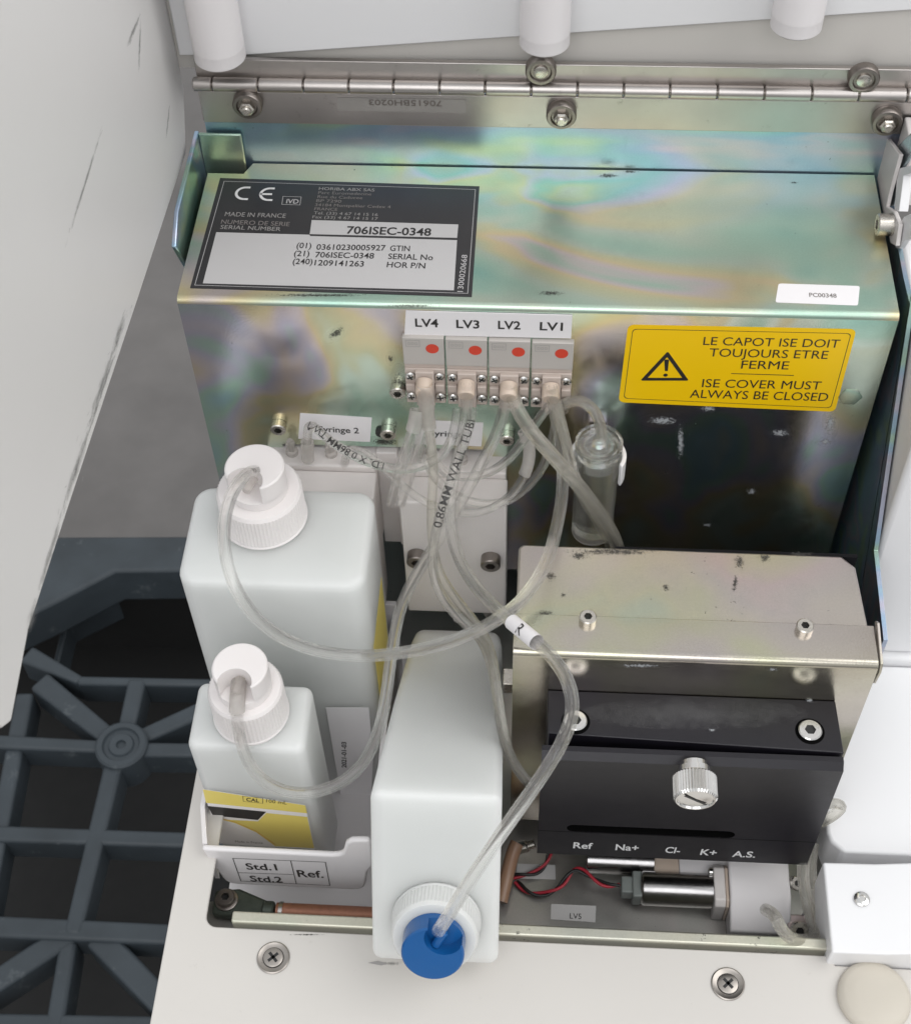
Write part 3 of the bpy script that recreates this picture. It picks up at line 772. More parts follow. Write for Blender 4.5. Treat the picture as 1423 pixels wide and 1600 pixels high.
# ================================================================== SOLENOID VALVES
VN = ['LV4', 'LV3', 'LV2', 'LV1']
vx0, vw = 71.6, 14.0
vt = thing('solenoid_valve', 'grey solenoid valve with red dot under the LV4 name', 'valve', (vx0+7, 0, -44), 'grey solenoid valves under the name strip')
b_ = Vector((vx0, 0, 0))
def vb(x0, x1, y0, y1, z0, z1, mat, name, bev=.25, parent=vt):
    m_ = MB(); m_.box(vx0+x0, vx0+x1, y0, y1, z0, z1, mat); return m_.build(name, parent, bevel=bev, seg=2)
bd = vb(.25, 13.75, -2.0, 6, -25.2, -12.9, 'valve', 'coil_body')
vb(.35, 13.65, -1.2, 6, -27.4, -25.3, 'valve2', 'ledge', .15)
mb = MB()
mb.box(vx0+.35, vx0+13.65, -1.8, 6, -44.2, -27.45, 'valve2')
mb.box(vx0+3.9, vx0+10.1, -3.4, -1.7, -44.0, -27.6, 'valve2')
for sx in (.5, 10.3): mb.box(vx0+sx, vx0+sx+3.2, -3.2, -1.7, -37.0, -33.9, 'valve2')
mb.build('manifold', vt, bevel=.35, seg=2)
for sx in (2.15, 11.85):
    for z in (-30.6, -40.4): phillips((vx0+sx, -1.9, z), (0, -1, 0), 1.75, 1.1, 'screw', vt, 'chrome', turn=random.uniform(0, 1.5))
mb = MB(); mb.lathe((vx0+6.9, -3.2, -32.0), (0, -1, -.25), [(2.9, 0), (2.9, 4.5), (2.6, 5.0)], 'port', 24); mb.build('port', vt)
mb = MB(); disc(mb, (vx0+9.9, -2.06, -17.6), UFv, 2.15, 'red', 24); mb.build('red_dot', vt, smooth=0)
mb = MB(); c = Vector((vx0+3.6, -2.05, -15.4))
outline(mb, [c+Vector((x, 0, z)) for x, z in ((-2.3, -1.5), (2.3, -1.5), (2.3, 1.5), (-2.3, 1.5))], .16, 'inkgrey', UFv)
for k in range(3): outline(mb, [c+Vector((x+k*1.2-1.2, -.01, z)) for x, z in ((-.4, -.55), (.4, -.55), (.4, .45), (-.4, .55))], .13, 'inkgrey', UFv)
mb.build('maker_mark', vt, smooth=0)
for k in range(1, 4): dup(vt, (14.0*k, 0, -.25*k), 'grey solenoid valve with red dot under the %s name' % VN[k])

# ================================================================== SYRINGE BLOCKS
sy = thing('syringe_block', 'white syringe pump block below the Syringe 1 tag, two socket screws in front', 'syringe pump', (88, 0, -144), 'white syringe pump blocks')
mb = MB(); mb.box(69, 106.6, -20, -8, -144, -76, 'block'); mb.build('front_plate', sy, bevel=.7)
mb = MB(); mb.box(66.5, 106, -7.8, 14, -118, -73.5, 'block'); mb.build('body', sy, bevel=.8)
for sx, z in ((74, -106.7), (101, -107.2)): socket_screw((sx, -20, z), (0, -1, 0), 3.6, 4.2, 1.9, 'screw', sy, 'screw_dark')
mb = MB()
for sx in (76, 90): mb.lathe((sx, -2.5, -73.6), (0, -.1, 1), [(2.2, 0), (2.2, 2), (1.3, 2.4), (1.3, 6), (1.7, 6.2), (1.1, 8)], 'fitting', 16)
mb.build('barb_fitting', sy)
mb = MB()
for sx in (87, 100): mb.lathe((sx, -14, -144.2), (0, 0, -1), [(2.4, 0), (2.4, 8), (1.4, 8.2), (1.4, 14)], 'fitting', 16)
mb.build('outlet', sy)
dup(sy, (-46.4, 0, 1.5), 'white syringe pump block below the Syringe 2 tag, partly behind the big bottle')
mb = MB(); mb.box(59.5, 67, -2, 8, -124, -71, 'block')
tag(mb.build('mounting_spacer', None, (63, 0, -124), bevel=.6), 'white plastic spacer between the two syringe pump blocks', 'spacer')

# ================================================================== PUMP HOUSING AND BLACK ELECTRODE BLOCK
PT = -62.0
ph = thing('pump_housing', 'speckled zinc plated housing box with two small socket screws on its top', 'housing', (170, -50, -170))
mb = MB()
pl = [(111.5, -88), (111.5, -48.5), (113, -47), (216.5, -47.6), (220.6, -52), (222.0, -76), (222.0, -88)]
mb.prism([(x, y, PT) for x, y in pl], (0, 0, -98), 'zinc_pump')
mb.build('box_body', ph, bevel=.8, seg=3)
mb = MB(); Rr = 2.4
xl, xr_, yb, yfr = 111.0, 223.4, -75.4, -90.2
prof = [(yb, PT+1.3), (yfr+Rr, PT+1.3)] + [(yfr+Rr-Rr*math.sin(math.radians(t)), PT+1.3-Rr+Rr*math.cos(math.radians(t))) for t in range(15, 91, 15)] + [(yfr, -176)]
prof2 = [(yfr+1.2, -176), (yfr+1.2, PT), (yb, PT)]
mb.prism([(xl, y, z) for y, z in prof+prof2], (xr_-xl, 0, 0), 'zinc_pump'); mb.mats = [M['zinc_face']]; mb.build('front_cover', ph, bevel=.15, seg=2, smooth=40)
mb = MB(); mb.prism([(223.7, -76, -58), (223.7, -74, -60), (223.7, -89.5, -72), (223.7, -90.5, -64), (223.7, -89.5, -60.5)], (.9, 0, 0), 'zinc_pump'); mb.build('edge_tab', ph, bevel=.2)
for (px_, py_) in ((918, 970), (1256, 984)): socket_screw(at(px_, py_, 'z', PT+1.3), (0, 0, 1), 2.75, 2.6, 1.35, 'screw', ph, 'bolt')
WP = ph; PP = ('z', PT+.05)

for a in ((960, 862, 130, 12, 'grime', 0), (905, 868, 30, 14, 'grime', 0), (1155, 878, 16, 22, 'grime', 0), (1148, 912, 9, 28, 'grime', 8), (1195, 872, 18, 14, 'grime', 0), (1250, 866, 36, 7, 'grime', 0), (860, 900, 16, 14, 'grime', 0), (880, 930, 9, 9, 'grime', 0), (1040, 918, 12, 10, 'grime', 0), (850, 960, 30, 12, 'grime', 0), (1080, 930, 200, 50, 'dust', 0)):
    smear(a[0], a[1], ('z', PT), a[2], a[3], a[4], ph, ang=a[5])
mb = MB(); c = at(793, 1064, 'x', 109); mb.box(107.5, 111.4, c.y-3.2, c.y+3.2, c.z-3, c.z+3, 'bolt'); mb.build('side_stud', ph, bevel=.3)

eb = thing('electrode_block', 'black anodised electrode block with knurled thumbscrew and white ion names', 'block', (170, -90, -170))
BZ = -82.0; BY = -114.0
mb = MB()
mb.prism([(122.4, -90.3, BZ), (213.8, -90.3, BZ), (214.6, -109.0, BZ), (122.8, -106.0, BZ)], (0, 0, -68), 'blackan'); blk = mb.build('upper_body', eb, bevel=.35, seg=2)
# faceplate with a slot
BB = (at(837, 1332, 'y', BY).z + at(1254, 1353, 'y', BY).z)/2
a1, a2, a3, a4 = at(855, 1161, 'y', BY), at(1322, 1196, 'y', BY), at(1270, 1345, 'y', BY), at(836, 1310, 'y', BY)
s1, s2 = at(897, 1291, 'y', BY), at(1135, 1308, 'y', BY)
zt, zb_ = -82.6, BB
xa, xb = 121.0, 214.4
zs = (s1.z+s2.z)/2; rs = 2.5; xs1, xs2 = s1.x, s2.x
mb = MB(); n = 10
slot = [(xs1+rs*math.cos(math.radians(90+i*18)), zs+rs*math.sin(math.radians(90+i*18))) for i in range(11)] + [(xs2+rs*math.cos(math.radians(-90+i*18)), zs+rs*math.sin(math.radians(-90+i*18))) for i in range(11)]
cham = 2.0; ztc = zt-cham
lowz = at(1000, 1304+14, 'y', BY).z
def faceplate():
    bm_v = []; 
    outer = [(xa, ztc), (xa, zb_), (xb, zb_), (xb, ztc)]
    o_ = MB()
    # face split in a ring between slot and outline
    L = slot; k = len(L)
    def outpt(p):
        # project slot point outward to rectangle
        x, z = p
        cxm = min(max(x, xs1), xs2)
        dx, dz = x-cxm, z-zs
        return dx, dz
    top_l = [p for p in L]
    # rectangles above, below, left and right of the slot (butted)
    o_.sheet([(xa, BY, ztc), (xb, BY, ztc), (xb, BY, zs+rs), (xa, BY, zs+rs)], 'blackan', UFv)
    o_.sheet([(xa, BY, zs-rs), (xb, BY, zs-rs), (xb, BY, zb_), (xa, BY, zb_)], 'blackan', UFv)
    left = L[:11]; right = L[11:]
    o_.sheet([(xa, BY, zs+rs)] + [(x, BY, z) for x, z in left] + [(xa, BY, zs-rs)], 'blackan', UFv)
    o_.sheet([(xb, BY, zs-rs)] + [(x, BY, z) for x, z in right] + [(xb, BY, zs+rs)], 'blackan', UFv)
    for i in range(k):
        p, q = L[i], L[(i+1) % k]
        o_.add([(p[0], BY, p[1]), (q[0], BY, q[1]), (q[0], BY+3.8, q[1]), (p[0], BY+3.8, p[1])], [(0, 1, 2, 3)], 'groove')
    o_.sheet([(x, BY+3.8, z) for x, z in L], 'groove', UFv)
    yb2 = BY+4
    # chamfer, top, sides, bottom
    ych = BY+cham*1.1
    o_.sheet([(xa, BY, ztc), (xb, BY, ztc), (xb, ych, zt), (xa, ych, zt)], 'blackan', (0, -1, 1))
    o_.sheet([(xa, ych, zt), (xb, ych, zt), (xb, yb2, zt), (xa, yb2, zt)], 'blackan', (0, 0, 1))
    o_.sheet([(xa, BY, zb_), (xa, BY, ztc), (xa, ych, zt), (xa, yb2, zt), (xa, yb2, zb_)], 'blackan', (-1, 0, 0))
    o_.sheet([(xb, BY, zb_), (xb, BY, ztc), (xb, ych, zt), (xb, yb2, zt), (xb, yb2, zb_)], 'blackan', (1, 0, 0))
    o_.sheet([(xa, BY, zb_), (xb, BY, zb_), (xb, yb2, zb_), (xa, yb2, zb_)], 'blackan', (0, 0, -1))
    return o_
fpl = faceplate().build('face_plate', eb, smooth=20)
mb = MB(); ya_ = at(1050, 1307, 'y', BY-.05)
line(mb, Vector((xa, BY-.05, ya_.z)), Vector((xb, BY-.05, ya_.z)), .25, 'groove', UFv); mb.build('scribed_line', fpl, smooth=0)
mb = MB()
for s, l, r, y in (('Ref', 895, 925, 1325), ('Na+', 961, 997, 1328), ('Cl-', 1038, 1061, 1332), ('K+', 1093, 1118, 1335.5), ('A.S.', 1143, 1179, 1338.5)): textpx(mb, s, (l, y), (r, y+1.5), 9.5, ('y', BY), 'inkwhite', .02, (0, -.1, 0))
mb.build('lettering', fpl, smooth=0)
for (px_, py_) in ((899, 1128), (1265, 1143)):
    c = at(px_, py_, 'z', BZ); mb = MB(); mb.lathe((c.x, c.y, BZ-.0), (0, 0, 1), [(4.6, .02), (4.6, .06)], 'groove', 32); mb.build('counterbore', blk)
    socket_screw(c+Vector((0, 0, .05)), (0, 0, 1), 3.7, 1.2, 1.8, 'screw', eb, 'chrome')
mb = MB(); c = Vector((168.3, BY, at(1083, 1197, 'y', BY).z+1.0))
mb.lathe(c, (0, -1, 0), [(4.4, 0), (4.4, 1.6), (5.4, 2.0), (5.4, 4.2)], 'chrome', 40)
mb.lathe(c, (0, -1, 0), [(6.0, 4.2), (6.6, 4.8), (6.6, 11.6), (6.1, 12.4), (5.7, 12.4), (5.4, 11.8), (3.6, 12.0), (.2, 12.1)], 'chrome', 88, True, True, wave=lambda i, h: (.22 if (i % 2) else -.18) if 4.5 < h < 11.7 else 0)
kb = mb.build('thumbscrew', eb, smooth=25)
mb = MB(); line(mb, c+Vector((-3.6, -12.25, 2.6)), c+Vector((3.6, -12.25, -2.9)), .9, 'socket', UFv); mb.build('slot', kb, smooth=0)
WP = blk; EP = ('z', BZ+.05)

for a in ((1265, 1094, 12, 7, 'chalk'), (1112, 1141, 10, 4, 'chalk'), (1085, 1115, 180, 26, 'dust')): smear(a[0], a[1], ('z', BZ), a[2], a[3], a[4], blk)
smear(1207, 1046, ('y', -90.2), 12, 5, 'chalk', ph); smear(1000, 1040, ('y', -90.2), 60, 5, 'chalk', ph)

# ================================================================== BOTTLES
def cap_parts(root, o, axis, R, r, hc, hn, mat_c, mat_n, pocket, ribs=72):
    """ribbed collar with a round nub; pocket = direction of the side pocket where the tube enters"""
    o = Vector(o); a = Vector(axis).normalized(); pk = Vector(pocket); pk = (pk-a*pk.dot(a)).normalized(); s = a.cross(pk)
    m1 = MB(); m1.lathe(o, a, [(R*1.03, 0), (R*1.03, .8), (R, 1.2), (R*.985, hc-1.2), (R*.93, hc), (r+.5, hc)], mat_c, ribs*2, True, True, wave=lambda i, h: (.14 if i % 2 else -.14) if .9 < h < hc-1 else 0)
    col = m1.build('ribbed_collar', root, smooth=28)
    m2 = MB(); n = 40; pr = r*.62; d0 = r*.72; zf = hc+hn*.30
    # full lower disc
    m2.lathe(o, a, [(r, hc-.5), (r, zf)], mat_n, 56)
    # crescent: disc minus pocket circle, upper part
    th = []
    cosA = (r*r + d0*d0 - pr*pr)/(2*r*d0); A0 = math.acos(max(-1, min(1, cosA)))
    outer = [A0 + (2*math.pi-2*A0)*i/n for i in range(n+1)]
    P_o = [Vector((math.cos(t)*r, math.sin(t)*r)) for t in outer]
    st, en = P_o[-1]-Vector((d0, 0)), P_o[0]-Vector((d0, 0))
    b0, b1 = math.atan2(st.y, st.x), math.atan2(en.y, en.x)
    b0 %= 2*math.pi; b1 %= 2*math.pi
    # go through pi
    P_i = [Vector((d0+pr*math.cos(b0+(b1-b0)*i/20), pr*math.sin(b0+(b1-b0)*i/20))) for i in range(1, 20)]
    poly = [(p.x, p.y) for p in P_o+P_i]
    base = o + a*(zf-.02)
    k = len(poly); L0 = [base + pk*x + s*y for x, y in poly]; bev = .5
    cen = Vector((-.25*r, 0))
    L1 = [p + a*(hn*.7-bev) for p in L0]
    L2 = []
    for (x, y) in poly:
        q = Vector((x, y)); rr = q.length
        if rr > r-.05: q = q*(1-bev/r)
        L2.append(o + a*(hc+hn) + pk*q.x + s*q.y)
    v_ = L0+L1+L2
    f_ = [(i, (i+1) % k, k+(i+1) % k, k+i) for i in range(k)] + [(k+i, k+(i+1) % k, 2*k+(i+1) % k, 2*k+i) for i in range(k)]
    m2.add(v_, f_, mat_n)
    # crescent top: strip between outer and inner outline
    no = len(P_o); top_o = list(range(2*k, 2*k+no)); top_i = [2*k+no-1] + list(range(2*k+no, 3*k)) + [2*k]
    ff = []; top_i = top_i[::-1]
    for i in range(no-1):
        j0 = round(i*(len(top_i)-1)/(no-1)); j1 = round((i+1)*(len(top_i)-1)/(no-1))
        g = [top_o[i], top_o[i+1], top_i[j1], top_i[j0]]
        g2 = []
        for q in g:
            if q not in g2: g2.append(q)
        if len(g2) > 2: ff.append(tuple(g2))
    m2.f += [list(x) for x in []]
    off = len(m2.v)-len(v_)
    for x in ff: m2.f.append([off+i for i in x]); m2.m.append(m2.mi(mat_n))
    nub = m2.build('cap_nub', root, smooth=30)
    # barb in the pocket
    m3 = MB(); c0 = o + a*(zf+hn*.28) + pk*(d0-pr+.4)
    m3.lathe(c0, pk, [(1.5, 0), (1.5, 5.5), (1.1, 6)], mat_n if mat_n == 'blue' else 'fitting', 16); m3.build('barb', root)
    return c0 + pk*5

def rrect(x0, x1, y0, y1, r, k=6):
    pts = []
    for cx_, cy_, a0 in ((x1-r, y1-r, 0), (x0+r, y1-r, 90), (x0+r, y0+r, 180), (x1-r, y0+r, 270)):
        for i in range(k+1):
            t = math.radians(a0+90*i/k); pts.append((cx_+r*math.cos(t), cy_+r*math.sin(t)))
    return pts
def loft(mb, rings, mat):
    n = len(rings[0]); v = [p for r in rings for p in r]; f = []
    for k in range(len(rings)-1):
        for i in range(n):
            j = (i+1) % n; f.append((k*n+i, k*n+j, (k+1)*n+j, (k+1)*n+i))
    f.append(tuple(range(n-1, -1, -1))); q = (len(rings)-1)*n; f.append(tuple(q+i for i in range(n)))
    mb.add(v, f, mat)
def bottle_body(mb, x0, x1, y0, y1, zb, zt, r, sh=4.):
    R = []
    def ring(d, z, rr=r): R.append([Vector((x, y, z)) for x, y in rrect(x0+d, x1-d, y0+d, y1-d, max(.6, rr-d))])
    ring(3, zb, r); ring(.8, zb+1, r); ring(0, zb+3.5); ring(0, zt-sh)
    for k in range(1, 6):
        t = math.radians(90*k/5); ring(sh*(1-math.cos(t))*.9, zt-sh+sh*math.sin(t))
    ring(sh+4, zt+.5)
    loft(mb, R, 'hdpe')

# big bottle
B1x = (-1.0, 61.6); B1y = (-63.5, -22); B1z = -67.0
b1 = thing('reagent_bottle', 'large milky square bottle at the back of the tray with white ribbed cap', 'bottle', (30, -42, -212))
mb = MB(); bottle_body(mb, *B1x, *B1y, -212, B1z, 6.5, 3.2); mb.build('body', b1, smooth=50)
c1 = at(413, 806, 'z', B1z)
e1 = cap_parts(b1, (c1.x, c1.y, B1z), (0, 0, 1), 14.4, 9.8, 15.0, 11.5, 'cap', 'cap', (-.35, -1, 0))
L1 = ('y', B1y[0]-.05)
mb = MB(); mb.prism([p for p in quad([(509, 1106), (576, 1106), (583, 1180), (578, 1290), (540, 1288)], ('y', B1y[0]-.12))], (0, .1, 0), 'white_label'); lb = mb.build('paper_label', b1, smooth=0)
mb = MB(); a_, b_ = at(541, 1200, 'y', B1y[0]-.2), at(541, 1160, 'y', B1y[0]-.2); t_ = b_-a_
text(mb, '2021-01-03', a_, t_, Vector((0, -1, 0)).cross(t_).normalized()*1.9, 'ink', .02); mb.build('lettering', lb, smooth=0)
mb = MB(); mb.prism([Vector((B1x[1]+.12, y, z)) for y, z in ((-60, -108), (-30, -108), (-30, -190), (-60, -190))], (-.1, 0, 0), 'pale_yellow'); mb.build('side_label', b1, smooth=0)

# small bottle
B2x = (4.2, 43.4); B2y = (-106.0, -80.5); B2z = -100.5
b2 = thing('calibrator_bottle', 'small milky bottle in front with yellow CAL label and white cap', 'bottle', (24, -93, -204))
mb = MB(); bottle_body(mb, *B2x, *B2y, -204, B2z, 3.2, 3.0); mb.build('body', b2, smooth=50)
c2 = at(393, 1113, 'z', B2z)
e2 = cap_parts(b2, (c2.x, c2.y, B2z), (0, 0, 1), 12.4, 9.0, 16.5, 12.5, 'cap', 'cap', (-.12, -1, 0), 60)
P2 = ('y', B2y[0]); 
mb = MB(); Q = quad([(317, 1233), (477, 1258), (492, 1327), (344, 1318)], P2, .14); mb.prism(Q, (0, .1, 0), 'white_label'); lb = mb.build('front_label', b2, smooth=0)
mb = MB()
mb.sheet(quad([(317, 1233), (477, 1258), (480, 1270.5), (322, 1254)], P2, .19), 'pale_yellow', UFv)
mb.sheet(quad([(324, 1259), (416, 1268), (403, 1281), (333, 1274)], P2, .19), 'ink', UFv)
mb.sheet(quad([(416, 1270), (480, 1276), (491, 1325), (430, 1322), (400, 1300), (368, 1286), (345, 1280), (403, 1283)], P2, .19), 'pale_yellow', UFv)
arcp = [(333, 1277), (345, 1279), (368, 1285), (400, 1299), (430, 1320)]
for i in range(4): line(mb, at(*arcp[i], 'y', B2y[0]-.22), at(*arcp[i+1], 'y', B2y[0]-.22), .35, 'orange', UFv)
mb.build('colour_band', lb, smooth=0)
mb = MB()
outline(mb, quad([(379, 1243), (411, 1246.5), (411, 1255), (380, 1252)], P2, .22), .2, 'ink', UFv)
textpx(mb, 'CAL', (385, 1251), (405, 1253), 5.5, P2, 'ink', .02, (0, -.25, 0)); textpx(mb, '100 mL', (416, 1253), (448, 1256.5), 5.5, P2, 'ink', 0, (0, -.25, 0))
textpx(mb, 'Made in France', (368, 1315.5), (411, 1318), 3, P2, 'inkbrown', 0, (0, -.25, 0))
mb.build('lettering', lb, smooth=0)

# leaning bottle with blue cap
b3 = thing('reference_bottle', 'milky bottle lying tilted towards the front with a blue cap in white collar', 'bottle', (90, -100, -170))
el = math.radians(30); ax3 = Vector((0, -math.cos(el), math.sin(el))); nn3 = Vector((0, math.sin(el), math.cos(el)))
C3 = (at(579, 1240, 'y', -128) + at(784, 1240, 'y', -128))/2; W3 = (at(784, 1240, 'y', -128)-at(579, 1240, 'y', -128)).length
mb = MB(); rings = []
def ring3(dist, w, h, drop, r):
    cen = C3 + ax3*dist - nn3*drop
    rings.append([cen + Vector((1, 0, 0))*x + nn3*y for x, y in rrect(-w/2, w/2, -h, 0, r)])
Hh = 64.0
ring3(-112, W3*.74, 24, .6, 4); ring3(-111, W3*.80, 26, .1, 4); ring3(-106, W3*.83, 29, 0, 4); ring3(-60, W3*.93, 46, 0, 3.5); ring3(-1.2, W3, Hh, 0, 3.2)
ring3(-.2, W3-.6, Hh-.6, .3, 3); ring3(.4, W3-2.2, Hh-2.2, 1.1, 2.4); ring3(.7, W3-8, Hh-8, 4, 1)
loft(mb, rings, 'hdpe'); mb.build('body', b3, smooth=38)
# where the cap axis meets the end face
d = CF + CR*((682-CX)/FPX) - CU*((1437-CY)/FPX); k3 = ((C3+ax3*.7)-CAM).dot(ax3)/d.dot(ax3); cc3 = CAM + d*k3
e3 = cap_parts(b3, cc3, ax3, 13.9, 9.8, 9.6, 7.6, 'collar', 'blue', (.55, .5, .86), 72)

# tray
tr = thing('bottle_tray', 'white moulded bottle tray with the Std.1 Std.2 Ref. print on its front', 'tray', (33, -70, -214))
mb = MB()
fy = -122.5; tz = -143.5
def wallp(pts, th): mb.prism(pts, th, 'plastic')
xl_, xr2 = 5.2, 59.5
prof_f = [(xl_, tz), (50.5, tz-.6)] + [(50.5+4.5*math.sin(math.radians(t)), tz-.6+4.5-4.5*math.cos(math.radians(t))) for t in (30, 60, 90)] + [(56.2, -134), (58, -131.8), (61, -131.2), (64.5, -131.2), (64.5, -150)]
prof_f += [(62, -156)] + [(55.5+5*math.cos(math.radians(t)), -167+5*math.sin(math.radians(t))) for t in (0, -30, -60, -90)] + [(14+5*math.cos(math.radians(t)), -167+5*math.sin(math.radians(t))) for t in (-90, -120, -150, -180)]
mb.prism([(x, fy, z) for x, z in prof_f], (0, 2.2, 0), 'plastic')
mb.build('front_wall', tr, bevel=.9, seg=3)
mb = MB()
mb.prism([(xl_, fy+2.3, tz), (xl_+1.6, fy+2.3, tz), (3.6, -106, tz), (3.6, -18, tz), (2, -18, tz), (2, -106, tz)], (0, 0, -29), 'plastic'); mb.box(2, 64, -18, -16, -214, tz, 'plastic'); mb.box(62.6, 64.4, fy+2.3, -18.1, -214, -150, 'plastic'); mb.box(2, 62.5, fy+2.3, -18.1, -216, -214, 'plastic')
mb.build('well', tr)
mb = MB(); PF = ('y', fy)
q = quad([(363, 1341), (509, 1347), (516, 1384), (376, 1377)], PF, .1); outline(mb, q, .3, 'ink', UFv)
a_, b_ = (q[0]*.0+at(454, 1345, 'y', fy-.1)), at(463, 1382, 'y', fy-.1); line(mb, a_, b_, .3, 'ink', UFv)
line(mb, at(371, 1364, 'y', fy-.1), at(458, 1367, 'y', fy-.1), .3, 'ink', UFv)
def serif(s, pl, pr, h): textpx(mb, s, pl, pr, h, PF, 'ink', .014, (0, -.12, 0))
serif('Std.1', (386, 1358.5), (434, 1360), 10); serif('Std.2', (392, 1377), (442, 1379), 9); serif('Ref.', (466, 1370), (506, 1371.5), 11)
mb.build('printed_panel', tr, smooth=0)

# ================================================================== BOTTOM OF THE RECESS
gl = thing('ground_strap', 'copper braided earth strap with a screwed lug in the bottom channel', 'strap', (40, -133, -170))
mb = MB(); a_ = at(432, 1424, 'z', FL+4); b_ = Vector((103, a_.y, FL+4))
pts = [a_.lerp(b_, i/20) for i in range(21)]; mb.sweep(pts, frames(pts), 3.1, 'copper', 16, caps=True); mb.build('braid', gl)
c = at(353, 1404, 'z', FL+7)
mb = MB(); mb.prism([(c.x-5, c.y-5, FL+.2), (c.x+5, c.y-6, FL+.2), (a_.x-3, a_.y-3.4, FL+.2), (a_.x-3, a_.y+3.4, FL+.2), (c.x+4, c.y+5, FL+.2), (c.x-5, c.y+4, FL+.2)], (0, 0, 4.8), 'lug'); mb.build('lug', gl, bevel=1.2)
mb = MB(); mb.lathe((a_.x-5, a_.y, FL+3.9), (1, 0, 0), [(2.9, 0), (3.5, .5), (3.5, 3.5), (3.0, 4.2)], 'lug', 16); mb.lathe((a_.x+1, a_.y, FL+3.9), (1, 0, 0), [(3.5, 0), (3.6, 1.4)], 'steel', 16); mb.build('crimp', gl)
socket_screw((c.x, c.y, FL+5), (0, 0, 1), 3.3, 2.6, 1.5, 'screw', gl, 'screw_dark', washer=4.2)

mb = MB(); FLP = ('z', FL+.1)
mb.prism(quad([(861, 1413), (931, 1416), (930, 1442), (860, 1437)], FLP, .12), (0, 0, -.1), 'grey_label'); tl = mb.build('floor_tag', None, at(895, 1428, 'z', FL+.2))
tag(tl, 'pale sticker reading LV5 on the channel floor', 'sticker')
mb = MB(); textpx(mb, 'LV5', (890, 1436), (908, 1437), 9, FLP, 'ink', .0, (0, 0, .2)); mb.build('lettering', tl, smooth=0)
mb = MB(); mb.prism(quad([(808, 1350), (867, 1352), (868, 1375), (806, 1373)], FLP, .12), (0, 0, -.1), 'grey_label')
tag(mb.build('floor_tag', None, at(838, 1362, 'z', FL+.2), smooth=0), 'blank pale sticker under the red and black wires', 'sticker')

lv = thing('valve_motor', 'steel cylindrical valve motor with grey plug lying beside the white block', 'motor', (170, -124, -170))
mb = MB(); ac = at(1000, 1388, 'z', FL+7).y; X0, X1 = at(1000, 1388, 'z', FL+7).x, at(1112, 1392, 'z', FL+7).x
mb.lathe((X0, ac, FL+7), (1, 0, 0), [(5.2, 0), (6.0, .6), (6.2, 1), (6.2, X1-X0)], 'motorcan', 40); mb.build('can', lv)
mb = MB(); mb.box(X0-7, X0+.2, ac-3.2, ac+3.2, FL+4, FL+10, 'greyplug'); mb.box(X0-3, X0+.4, ac-5, ac+5, FL+3, FL+11, 'greyplug'); mb.build('plug', lv, bevel=.6)
mb = MB(); mb.prism([(X1, ac-8, FL+.2), (X1, ac-8, FL+12), (X1, ac-6, FL+14), (X1, ac+6, FL+14), (X1, ac+8, FL+12), (X1, ac+8, FL+.2)], (4, 0, 0), 'block'); mb.build('flange', lv, bevel=.5)
mb = MB(); mb.prism([(X1+4.1, ac-8, FL+.2), (X1+4.1, ac-8, FL+12), (X1+4.1, ac-6, FL+14), (X1+4.1, ac+6, FL+14), (X1+4.1, ac+8, FL+12), (X1+4.1, ac+8, FL+.2)], (1.0, 0, 0), 'port'); mb.build('gasket', lv, bevel=.2)
socket_screw((X1-.1, ac+5.5, FL+11.5), (-1, 0, 0), 1.6, 1.5, .8, 'screw', lv, 'chrome')
wb = thing('valve_block', 'white plastic valve block right of the steel motor, stepped front edge', 'valve', (200, -125, -170))
mb = MB(); xw = X1+5.3; wy = at(1180, 1473, 'z', FL).y
mb.prism([(xw, wy, FL+.2), (xw, wy, FL+9), (xw, wy+11, FL+15.5), (xw, -104.5, FL+15.5), (xw, -104.5, FL+.2)], (211.5-xw, 0, 0), 'plastic'); mb.build('housing', wb, bevel=.7)
mb = MB(); c = at(1250, 1449, 'z', FL+14); mb.box(c.x-4, c.x+3.5, c.y-3, c.y+6, FL+.2, FL+11, 'zinc_pump'); mb.build('foot', wb, bevel=.6)
socket_screw((c.x, c.y, FL+11), (0, -.5, .8), 3.3, 2.6, 1.6, 'screw', wb, 'bolt')
socket_screw(at(1241, 1380, 'z', FL+13), (.3, -.4, .8), 2.6, 2.2, 1.2, 'screw', wb, 'bolt')
m2 = thing('rear_valve_motor', 'shiny steel motor half hidden under the black block, above the front motor', 'motor', (140, -106, -170))
mb = MB(); yy = at(960, 1345, 'z', FL+5).y; xx0, xx1 = at(915, 1342, 'z', FL+5).x, at(1020, 1345, 'z', FL+5).x
mb.lathe((xx0, yy, FL+5.3), (1, 0, 0), [(4.6, 0), (5.2, .5), (5.2, xx1-xx0)], 'motorcan', 32); mb.build('can', m2)
mb = MB(); mb.box(xx1, xx1+9, yy-6, yy+6, FL+.2, FL+9, 'port'); mb.box(xx1+9.1, xx1+46, yy-7, yy+7, FL+.2, FL+9.5, 'plastic'); mb.build('flange', m2, bevel=.5)

